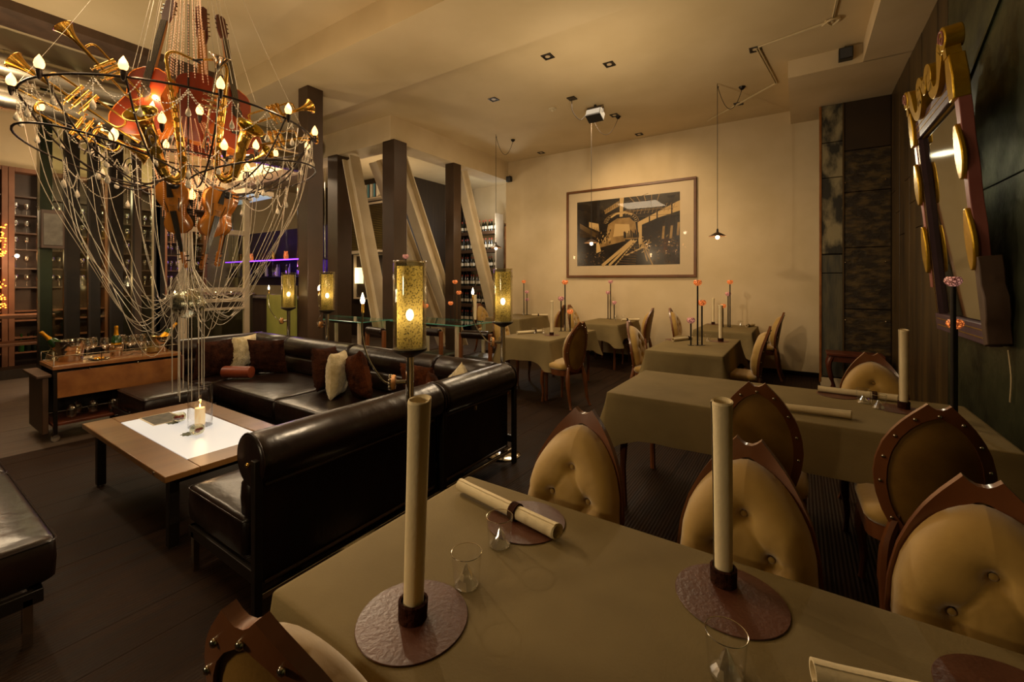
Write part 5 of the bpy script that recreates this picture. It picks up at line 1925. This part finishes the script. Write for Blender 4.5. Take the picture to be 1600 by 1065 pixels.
# ---------------------------------------------------------------- ceiling fittings
spots = [(-2.53, 4.58), (-1.98, 5.17), (-3.80, 5.22), (-.43, 5.78), (-2.52, 6.86 - .05), (-.78, 7.42), (-2.47, 7.95), (-4.55, 7.95)]
names = ['above the second table', 'right of the nearest pair of recessed spots', 'above the sofa end', 'beside the pale ceiling conduit', 'between the floodlight and the picture',
         'above the table nearest the pillar', 'at the wall above the picture', 'at the wall above the far corner table']
for (x, y), nm in zip(spots, names):
    t = thing('recessed_spotlight', 'small square recessed ceiling spotlight ' + nm, 'ceiling light', (x, y, ZC), group='recessed ceiling spots')
    obj('trim_ring', G().loops([[(-.065, -.065, -.001), (.065, -.065, -.001), (.065, .065, -.001), (-.065, .065, -.001)], [(-.06, -.06, -.010), (.06, -.06, -.010), (.06, .06, -.010), (-.06, .06, -.010)],
                                [(-.048, -.048, -.008), (.048, -.048, -.008), (.048, .048, -.008), (-.048, .048, -.008)], [(-.045, -.045, -.0012), (.045, -.045, -.0012), (.045, .045, -.0012), (-.045, .045, -.0012)]], False, True), 'black_steel', t)
    obj('lamp_insert', G().lathe([(.001, -.006), (.03, -.006), (.03, -.0015), (.001, -.0014)], 16), 'picture_mount', t)


def pendant(x, y, label, canopy, zs):
    t = thing('pendant_lamp', label, 'pendant lamp', (x, y, ZC), group='small pendant lamps on long cords')
    d = zs - ZC
    obj('hook', G().tube(spline([(0, 0, -.001), (0, 0, -.05), (.012, 0, -.06), (.012, 0, -.04)], 3), .004, 6), 'cable', t)
    obj('cord', G().tube([(0, 0, -.02), (0, 0, d + .10)], .0042, 6), 'cable', t)
    obj('swag_cable', G().tube(sag((0, 0, -.03), (canopy[0], canopy[1], -.03), .30, 16), .004, 6), 'cable', t)
    obj('canopy', G().lathe([(.001, -.045), (.02, -.04), (.035, -.02), (.045, -.001)], 16, (canopy[0], canopy[1], 0)), 'black_steel', t)
    obj('lamp_cap', G().lathe([(.008, d + .11), (.012, d + .10), (.015, d + .06), (.035, d + .045), (.01, d + .04)], 16), 'black_steel', t)
    obj('shade', G().lathe([(.012, d + .065), (.05, d + .045), (.105, d + .012), (.112, d + .004), (.104, d + .008), (.05, d + .038), (.012, d + .055)], 28, cap=False), 'crystal' if False else 'brown_steel', t)
    obj('lamp_bulb', G().sph((0, 0, d - .008), .026, 14, 10), 'pendant_bulb', t)
    light('pendant_light', 'POINT', (x, y, zs - .05), 8, (1, .66, .34), .02)


pendant(-4.68, 6.5, 'pendant lamp at the left, in front of the wall\'s left edge', (.10, .42), 2.10)
pendant(-2.79, 6.5, 'pendant lamp hanging before the large picture', (.30, .40), 2.10)
pendant(-.94, 6.5, 'pendant lamp hanging right of the large picture', (.27, .30), 2.10)
fd = thing('floodlight', 'black box floodlight under the ceiling beside the middle pendant', 'spotlight', (-2.62, 6.25, ZC))
obj('bracket', G().tube([(-.13, 0, -.14), (-.13, 0, -.03), (.13, 0, -.03), (.13, 0, -.14)], .006, 6), 'black_plastic', fd)
obj('mount', G().cyl((0, 0, -.03), .02, .029, 12), 'black_plastic', fd)
g = G()
g.T = Matrix.Translation((0, 0, -.16)) @ Matrix.Rotation(rad(-25), 4, 'X')
g.box(-.12, -.09, -.07, .12, .08, .07)
obj('housing', g, 'black_plastic', fd, bevel=.008)
g = G()
g.T = Matrix.Translation((0, 0, -.16)) @ Matrix.Rotation(rad(-25), 4, 'X')
g.box(-.105, -.095, -.055, .105, -.089, .055)
obj('front_glass', g, 'book_dark', fd)
obj('feed_cable', G().tube(spline([(-.19, -.42, -.02), (-.20, -.38, -.18), (-.16, -.20, -.26), (-.13, -.05, -.14)], 6), .005, 6), 'cable', fd)
obj('feed_box', G().box(-.25, -.48, -.012, -.13, -.36, -.001), 'black_steel', fd)
sd = thing('smoke_detector', 'round white smoke detector on the ceiling left of the floodlight', 'smoke detector', (-3.24, 6.02, ZC))
obj('base', G().lathe([(.001, -.02), (.06, -.018), (.065, -.001)], 24), 'white_plastic', sd)
obj('sensor_dome', G().sph((0, 0, -.024), .025, 16, 8), 'white_plastic', sd)


def speaker(label, x, y, z, s=.1, rz=0):
    t = thing('wall_speaker', label, 'speaker', (x, y, z), rz)
    obj('cabinet', G().box(-s * .6, -s * .8, -s * .6, s * .6, 0, s * .6), 'black_plastic', t, bevel=.004)
    obj('grille', G().box(-s * .5, -s * .82, -s * .5, s * .5, -s * .79, s * .5), 'book_dark', t)
    obj('bracket', G().tube([(0, -.02, s * .55), (0, -.01, s * .9)], .006, 6), 'black_steel', t)
    return t


speaker('small black speaker fixed to the white soffit above the pillar', .44, 6.31, 4.10, .11)
speaker('tiny black speaker high at the left end of the picture wall', -5.50, YB - .01, 3.80, .10)
g = G()
for dx in (0, .025):
    g.tube([(-.40 + dx, 5.72, ZC - .012), (.28, 5.55 + dx, ZC - .012), (.33 + dx, 4.2, ZC - .012)], .010, 6)
    g.tube([(-.42 + dx, 5.75, ZC - .012), (-.28 + dx, 6.9, ZC - .012), (-1.3, 7.9 + dx, ZC - .012)], .010, 6)
g.tube(spline([(.20, 5.60, ZC - .02), (.26, 5.50, ZC - .03), (.34, 5.54, ZC - .02), (.28, 5.62, ZC - .03), (.22, 5.52, ZC - .02)], 5), .012, 6)
o = obj('ceiling_conduit', g, 'cable_white')
tag(o, 'pale painted cable run zigzagging over the ceiling near the soffit', 'conduit')

# ventilation ducts
for z, l in ((3.95, 'upper polished round ventilation duct at the top left'), (3.60, 'lower polished round ventilation duct at the top left')):
    t = thing('ventilation_duct', l, 'duct', (-7.5, 0, z))
    for a, b in ((-3.4, -.9), (-.88, .9), (.92, 2.7), (2.72, 4.7)):
        obj('duct_section', G().tube([(0, a, 0), (0, b, 0)], .155, 32), 'duct_metal', t)
        obj('collar', G().tube([(0, b - .02, 0), (0, b + .02, 0)], .160, 32), 'duct_metal', t)
    for y in (.5, 2.2):
        obj('hanger_rod', G().tube([(0, y, .15), (0, y, 4.375 - z)], .004, 6), 'chrome', t)

# ---------------------------------------------------------------- glazed posts left of the seating
PX = -8.5
pdone = []
posts = [(1.37, .13, 'green_steel', 'greenish polished steel post nearest the left edge'), (1.63, .15, 'dark_steel', 'dark post right of the greenish one'), (1.86, .12, 'dark_steel', 'third dark post from the left behind the trolley'),
         (2.10, .15, 'dark_steel', 'dark post above the middle of the trolley'), (2.34, .10, 'brown_steel', 'thin brownish post behind the right half of the trolley'), (2.62, .13, 'dark_steel', 'dark post beside the white steel window')]
for y, wd, m, l in posts:
    p = thing('steel_post', l, 'post', (PX, y, 0))
    pdone.append(p)
    obj('shaft', G().box(-.06, -wd / 2, 0, .06, wd / 2, ZL), m, p, bevel=.004)
    obj('glazing_bead', G().box(.06, -wd / 2 - .012, 0, .075, -wd / 2 + .01, ZL), 'chrome' if m == 'green_steel' else 'black_steel', p)
for i_, (a, b) in enumerate(((1.44, 1.555), (1.705, 1.80), (1.92, 2.02), (2.18, 2.29), (2.39, 2.55))):
    y_ = posts[i_][0]
    obj('pane', G().box(-.005, a - y_, .05, .005, b - y_, ZL - .3), 'glass_pane', pdone[i_])
o = thing('wall_box', 'flat grey metal box hanging on the greenish steel post', 'box', (PX + .08, 1.42, 2.19))
obj('cabinet', G().box(0, -.11, -.26, .10, .11, .25), 'grey_wood', o, bevel=.006)
obj('lid', G().box(.10, -.09, -.22, .112, .09, .20), 'stone', o, bevel=.003)
# white steel window frame
wf = thing('steel_window', 'white painted steel window frame right of the mirror ball', 'window', (PX + .02, 3.3, 0))
for y in (-.72, -.36, .62):
    obj('mullion', G().box(-.04, y - .045, 0, .04, y + .045, 3.0), 'white_steel', wf, bevel=.004)
obj('transom', G().box(-.04, -.315, 2.32, .04, .575, 2.40), 'white_steel', wf, bevel=.004)
obj('transom', G().box(-.04, -.765, 2.97, .04, .665, 3.03), 'white_steel', wf, bevel=.004)
obj('transom', G().box(-.04, -.315, 1.30, .04, .575, 1.37), 'white_steel', wf, bevel=.004)
obj('transom', G().box(-.04, -.315, 1.12, .04, .575, 1.18), 'white_steel', wf, bevel=.004)
obj('transom', G().box(-.04, -.315, .98, .04, .575, 1.02), 'white_steel', wf, bevel=.004)
for z0, z1 in ((1.38, 2.31), (2.41, 2.96), (.1, .97)):
    obj('pane', G().box(-.004, -.31, z0, .004, .57, z1), 'glass_pane', wf)
# small glowing cups added for candle reflections in the window glass
cb_ = thing('side_counter', 'dark counter with stand-in candle reflections behind the white window', 'counter', (-9.35, 3.4, 0))
obj('worktop', G().box(-.25, -1.1, 1.20, .25, 1.0, 1.24), 'shelf_dark', cb_, bevel=.004)
obj('front', G().box(-.22, -1.05, 0, .20, .95, 1.20), 'dark_panel', cb_)
for k, y in enumerate((-.85, -.55, -.30, .05, .35, .62)):
    t = thing('reflection_light', ORD[k] + ' glass light for a candle reflection, from the left, on the counter behind the white window', 'candle', (-9.3, 3.4 + y, 1.24), group='lights standing in for candle reflections')
    obj('cup', G().lathe([(.001, .001), (.03, .001), (.034, .06), (.032, .06), (.028, .006), (.001, .005)], 14, cap=False), 'glass_thick', t)
    obj('flame', G().lathe([(.001, .03), (.012, .04), (.014, .055), (.006, .08), (.001, .095)], 10), 'pendant_bulb', t)
light('reflection_glow', 'POINT', (-9.2, 3.4, 1.5), 5, (1, .5, .2), .1)  # glow added along with the reflection lights

# ---------------------------------------------------------------- glass shelving along the left
SX = -11.0
ys = [.25, 1.35, 1.78, 2.62, 3.45, 4.25]
for i, (a, b) in enumerate(zip(ys, ys[1:])):
    lab = ['far left rack with glowing string lights', 'rack full of stemware left of the greenish post', 'stemware rack seen between the dark posts above the trolley', 'stemware rack behind the swept bead strings', 'stemware rack next to the white window'][i]
    t = thing('glass_rack', 'tall wood framed ' + lab, 'shelf', (SX, (a + b) / 2, 0))
    h = (b - a) / 2
    for s in (-1, 1):
        obj('upright', G().box(-.2, s * (h - .037) - .034, 0, .05, s * (h - .037) + .034, 3.40), 'shelf_wood', t, bevel=.003)
    obj('head_rail', G().box(-.2, -h + .074, 3.33, .05, h - .074, 3.40), 'shelf_wood', t)
    for z in (.28, .53, .82, .98, 1.38, 1.70, 2.02, 2.30, 2.60, 2.92):
        obj('shelf', G().box(-.2, -h + .074, z - .012, .04, h - .074, z + .012), 'shelf_wood' if z < 1.2 else 'shelf_dark', t)
    obj('back', G().box(-.22, -h + .004, 0, -.2, h - .004, 3.4), 'shelf_dark', t)
RG = 'stemware on the racks along the left'
rg = None
cnt = 0
for i, (a, b) in enumerate(zip(ys[1:], ys[2:])):
    n = int((b - a - .1) / .085)
    for z in (1.395, 1.715, 2.035, 2.315, 2.615):
        for k in range(n):
            y = a + .09 + k * (b - a - .16) / max(1, n - 1)
            loc = (SX - .04 - .05 * (k % 2), y, z)
            if rg is None:
                g = G().lathe([(.001, 0), (.034, 0), (.006, .008), (.004, .09), (.030, .115), (.038, .145), (.034, .2), (.032, .2), (.035, .145), (.004, .10)], 10, cap=False)
                c_ = rg = obj('wine_glass', g, 'rack_glass', loc=loc)
                tag(rg, 'x', 'glass', RG)
            else:
                c_ = again(rg, loc=loc)
            c_['label'] = ORD[k] + ' stemmed glass on the ' + ('lowest', 'second', 'third', 'fourth', 'top')[(1.395, 1.715, 2.035, 2.315, 2.615).index(z)] + ' shelf of the ' + ('rack nearest the left edge', 'rack seen between the dark posts', 'rack behind the bead strings', 'rack beside the white window')[i]
            cnt += 1
for k, (y, z, m) in enumerate(((1.50, .295, 'bottle_green'), (1.58, .295, 'bottle_dark'), (1.66, .295, 'bottle_dark'), (1.72, .545, 'bottle_dark'), (2.0, .545, 'bottle_dark'), (2.1, .545, 'bottle_green'))):
    o = obj('wine_bottle', G().lathe([(.001, 0), (.037, 0), (.038, .18), (.014, .23), (.014, .30), (.001, .30)], 14), m, loc=(SX, y, z + .0))
    tag(o, 'wine bottle on the low left racks, ' + ('left of three on the bottom board', 'middle of three on the bottom board', 'right of three on the bottom board', 'on the upper board next to the post', 'on the upper board in the middle', 'greenish one on the upper board')[k], 'bottle', 'bottles on the low left shelves')
# string lights
sl = thing('string_lights', 'bundle of orange string lights at the far left edge', 'string lights', (SX + .08, 1.22, 0))
g = G()
rq = random.Random(9)
for k in range(150):
    z = rq.choice((rq.uniform(1.05, 1.55), rq.uniform(1.9, 2.45)))
    g.octa((rq.uniform(-.02, .04), rq.uniform(-.12, .10), z), .013)
obj('lights', g, 'string_bulb', sl, kind='stuff')
obj('wire', G().tube([(0, 0, 1.0), (0, .03, 1.4), (0, -.03, 2.0), (0, 0, 2.5)], .003, 5), 'cable', sl)
light('string_glow', 'POINT', (SX + .3, 1.2, 1.9), 3, (1, .45, .15), .1)
o = thing('bracket_lamp', 'small bare wall bulb flaring at the far left', 'lamp', (-10.6, 1.40, 1.90))
obj('arm', G().tube([(-.36, 0, 0), (0, 0, 0)], .008, 6), 'black_steel', o)
obj('bulb', G().sph((0, 0, .0), .028, 12, 8), 'bulb_hot', o)
light('bracket_light', 'POINT', (-10.5, 1.4, 1.9), 6, (1, .7, .4), .03)
# low rack in front of the shelving with wooden tops
lw = thing('low_sideboard', 'low dark sideboard with pale wooden edges at the far left', 'sideboard', (-10.2, 1.1, 0))
obj('top', G().box(-.25, -.9, .92, .25, .62, .97), 'shelf_wood', lw, bevel=.004)
obj('middle_shelf', G().box(-.25, -.9, .50, .25, .62, .54), 'shelf_wood', lw, bevel=.004)
obj('plinth', G().box(-.22, -.88, 0, .22, .60, .14), 'dark_panel', lw)
for y in (-.88, -.1, .60):
    obj('upright', G().box(-.24, y - .02, .14, .24, y + .02, .92), 'shelf_dark', lw)

# ---------------------------------------------------------------- the bar with purple light
bz = thing('bar_counter', 'long bar counter with a glowing purple edge beyond the seating', 'bar', (-10.9, 5.5, 0))
obj('counter_top', G().box(-2.0, -.3, 1.08, 2.4, .3, 1.13), 'stone', bz, bevel=.004)
obj('front', G().box(-1.95, -.22, 0, 2.35, .2, 1.08), 'dark_panel', bz)
sh = thing('bottle_shelf', 'hanging bar shelf edged with a purple light strip', 'shelf', (-10.9, 5.55, 1.98))
obj('board', G().box(-1.9, -.15, -.02, 2.4, .15, .01), 'purple_lit_tint', sh)
obj('back_panel', G().box(-1.9, .16, -.60, 2.4, .19, .75), 'purple_lit_tint', sh)  # panel added for the purple glow on the wall behind
obj('light_strip', G().box(-1.9, -.160, -.012, 2.4, -.151, .012), 'purple_led', sh)
obj('lower_board', G().box(-1.9, -.15, -.40, 2.4, .15, -.38), 'purple_lit_tint', sh)
for x in (-1.85, -1, .2, 1.3, 2.35):
    obj('suspension_rod', G().tube([(x, 0, -.38), (x, 0, ZC - 1.98)], .012, 8), 'chrome', sh)
rq = random.Random(12)
b0 = None
for k in range(34):
    x = -12.6 + k * .12
    z = 1.601
    m = ('purple_lit_tint', 'bottle_dark', 'crystal', 'book_grey')[k % 4]
    hgt = rq.uniform(.22, .32)
    if k < 4:
        o = obj('spirit_bottle', G().lathe([(.001, 0), (.035, 0), (.036, .18), (.013, .22), (.013, .28), (.001, .28)], 12), m, loc=(x, 5.5, z))
        tag(o, 'bottle standing in the purple light of the bar shelf', 'bottle', 'bottles on the purple lit bar shelf')
        b0 = (b0 or []) + [o]
        o['label'] = ORD[k] + ' bottle from the left under the purple lit bar shelf'
    else:
        again(b0[k % 4], loc=(x, 5.5 + rq.uniform(-.06, .06), z))['label'] = ORD[k] + ' bottle from the left under the purple lit bar shelf'
for k in range(7):
    o = obj('jar', G().lathe([(.001, 0), (.05, 0), (.055, .1), (.04, .17), (.045, .2), (.001, .2)], 14), ('brass', 'mosaic', 'glass_thick')[k % 3], loc=(-12.3 + k * .55, 5.55, 1.991))
    tag(o, ORD[k] + ' jar from the left on top of the purple bar shelf', 'jar', 'jars on top of the bar shelf')
o = obj('yellow_screen', G().box(-9.0, 4.55, 0, -7.95, 4.58, 1.22), 'yellow_screen')
tag(o, 'flat olive yellow screen panel behind the left standing lamp', 'screen')
lp = thing('light_panel', 'pale blue glowing ceiling panel above the bar', 'ceiling light', (-10.0, 4.45, 3.2))
obj('diffuser', G().box(-.9, -.25, 0, .9, .25, .03), 'window_blue', lp)
obj('housing', G().box(-.93, -.28, .03, .93, .28, .12), 'white_steel', lp)
for x in (-.8, .8):
    obj('suspension_rod', G().tube([(x, 0, .12), (x, 0, ZC - 3.2)], .008, 6), 'chrome', lp)

# wall between the columns: blind, books, lamp
bl = thing('slatted_blind', 'yellow slatted blind seen between the left columns', 'blind', (-9.9, 7.42, 2.30))
for k in range(26):
    g = G()
    g.T = Matrix.Translation((0, 0, .03 + k * .045)) @ Matrix.Rotation(rad(30), 4, 'X')
    g.box(-.95, -.016, -.002, .95, .016, .002)
    obj('slat', g, 'rattan', bl, smooth=False)
obj('head_rail', G().box(-.97, -.02, 1.20, .97, .03, 1.25), 'white_steel', bl)
obj('cord', G().tube([(-.6, -.01, 0), (-.6, -.01, 1.2)], .004, 5), 'rattan', bl)
o = obj('window_ledge', G().box(-10.95, 7.2, 2.22, -8.8, 7.5, 2.28), 'white_steel')
tag(o, 'white ledge below the slatted blind', 'ledge')
bs = thing('book_shelf', 'high white shelf of blue and grey books near the ceiling', 'shelf', (-9.6, 7.35, 3.62))
obj('board', G().box(-.8, -.13, -.02, .8, .13, 0), 'white_steel', bs)
rq = random.Random(3)
x = -10.3
k = 0
protos = {}
while x < -8.95:
    m = ('book_grey', 'book_blue', 'book_dark', 'label_white')[k % 4]
    wd = .05
    if m not in protos:
        protos[m] = obj('book', G().box(0, -.09, 0, .042, .09, .36), m, loc=(x, 7.35, 3.621), bevel=.003)
        c_ = tag(protos[m], 'x', 'book', 'books on the high shelf')
    else:
        c_ = again(protos[m], loc=(x, 7.35, 3.621))
    c_['label'] = {'book_grey': 'grey', 'book_blue': 'blue', 'book_dark': 'dark', 'label_white': 'white'}[m] + ' book on the high shelf, %s from the left' % ORD[k]
    x += .052 + (.03 if k % 5 == 4 else 0)
    k += 1
wl = thing('wall_lamp', 'glowing cream cylinder wall lamp on the dark wood between the left columns', 'lamp', (-9.83, 7.38, 1.42))
obj('shade', G().cyl((0, 0, 0), .11, .42, 24), 'lamp_sleeve_lit', wl)
obj('arm', G().tube(spline([(0, .1, .1), (-.14, .08, .0), (-.16, .05, -.2), (-.10, .05, -.34)], 5), .01, 6), 'chrome', wl)
obj('wall_plate', G().box(-.06, .085, .05, .06, .119, .2), 'chrome', wl)
light('wall_lamp_light', 'POINT', (-9.83, 7.15, 1.6), 5, (1, .8, .5), .08)
fr = thing('wall_window', 'narrow framed glass hatch round the cream wall lamp', 'window', (-9.55, 7.45, 1.0))
for x in (-.55, .75):
    obj('stile', G().box(x - .02, -.03, 0, x + .02, .04, 1.2), 'white_steel', fr)
obj('rail', G().box(-.53, -.03, 1.16, .73, .04, 1.2), 'white_steel', fr)
obj('rail', G().box(-.53, -.03, 0, .73, .04, .04), 'white_steel', fr)

# wine wall behind the slim column
wr_ = thing('wine_rack', 'tall wine rack between the slim column and the picture wall', 'shelf', (-7.55, 9.55, 0))
levels = (.35, .85, 1.35, 1.85, 2.35, 2.85)
for z in levels:
    obj('shelf', G().box(-.75, -.16, z - .09, .75, .16, z), 'shelf_dark', wr_, bevel=.003)
for x in (-.78, .78):
    obj('upright', G().box(x - .02, -.16, 0, x + .02, .16, 3.3), 'white_steel', wr_)
wb0 = None
BG_ = 'wine bottles in the tall rack'
for i, z in enumerate(levels):
    for k in range(14):
        loc = (-7.55 - .68 + k * .104, 9.5 + .03 * (k % 2), z + .001)
        if wb0 is None:
            g = G()
            g.m = 0
            g.lathe([(.001, 0), (.037, 0), (.038, .19), (.014, .24), (.014, .31), (.001, .31)], 12)
            g.m = 1
            g.lathe([(.0388, .06), (.0388, .14)], 12, cap=False)
            g.m = 2
            g.lathe([(.0146, .265), (.0146, .312), (.001, .313)], 12, cap=False)
            wb0 = obj('wine_bottle', g, ['bottle_dark', 'label_white', 'label_red'], loc=loc)
            c_ = tag(wb0, 'x', 'bottle', BG_)
        else:
            c_ = again(wb0, loc=loc)
        c_['label'] = 'wine bottle on the ' + ('lowest', 'second', 'third', 'fourth', 'fifth', 'top')[i] + ' level of the tall rack, %s from the left' % ORD[k]
struct('window_1', G().box(-9.15, 9.93, 3.35, -8.45, 9.98, 4.1), 'window_blue')
obj('window_frame', G().tube([(-9.16, 9.92, 3.34), (-8.44, 9.92, 3.34), (-8.44, 9.92, 4.12), (-9.16, 9.92, 4.12)], .03, 4, closed=True), 'dark_steel', bpy.data.objects['window_1'])
o = thing('curtain', 'dark floor length curtain left of the slim column', 'curtain', (-8.25, 9.85, 0))
obj('fabric', G().sheet(lambda u, v: (-.26 + .52 * u, .05 * math.sin(u * 22), 4.1 * v + .02), 40, 3), 'leather', o)
obj('curtain_rail', G().tube([(-.3, 0, 4.13), (.3, 0, 4.13)], .015, 8), 'dark_steel', o)
# door frame glimpsed beside the picture wall
d1 = struct('door_1', G().box(-6.75, 9.90, 0, -5.75, 9.97, 3.0), 'dark_panel')
for a in ((-6.82, 0, -6.75, 3.05), (-5.75, 0, -5.68, 3.05), (-6.82, 3.0, -5.68, 3.08)):
    obj('door_frame', G().box(a[0], 9.86, a[1], a[2], 9.99, a[3]), 'wood_warm', d1)
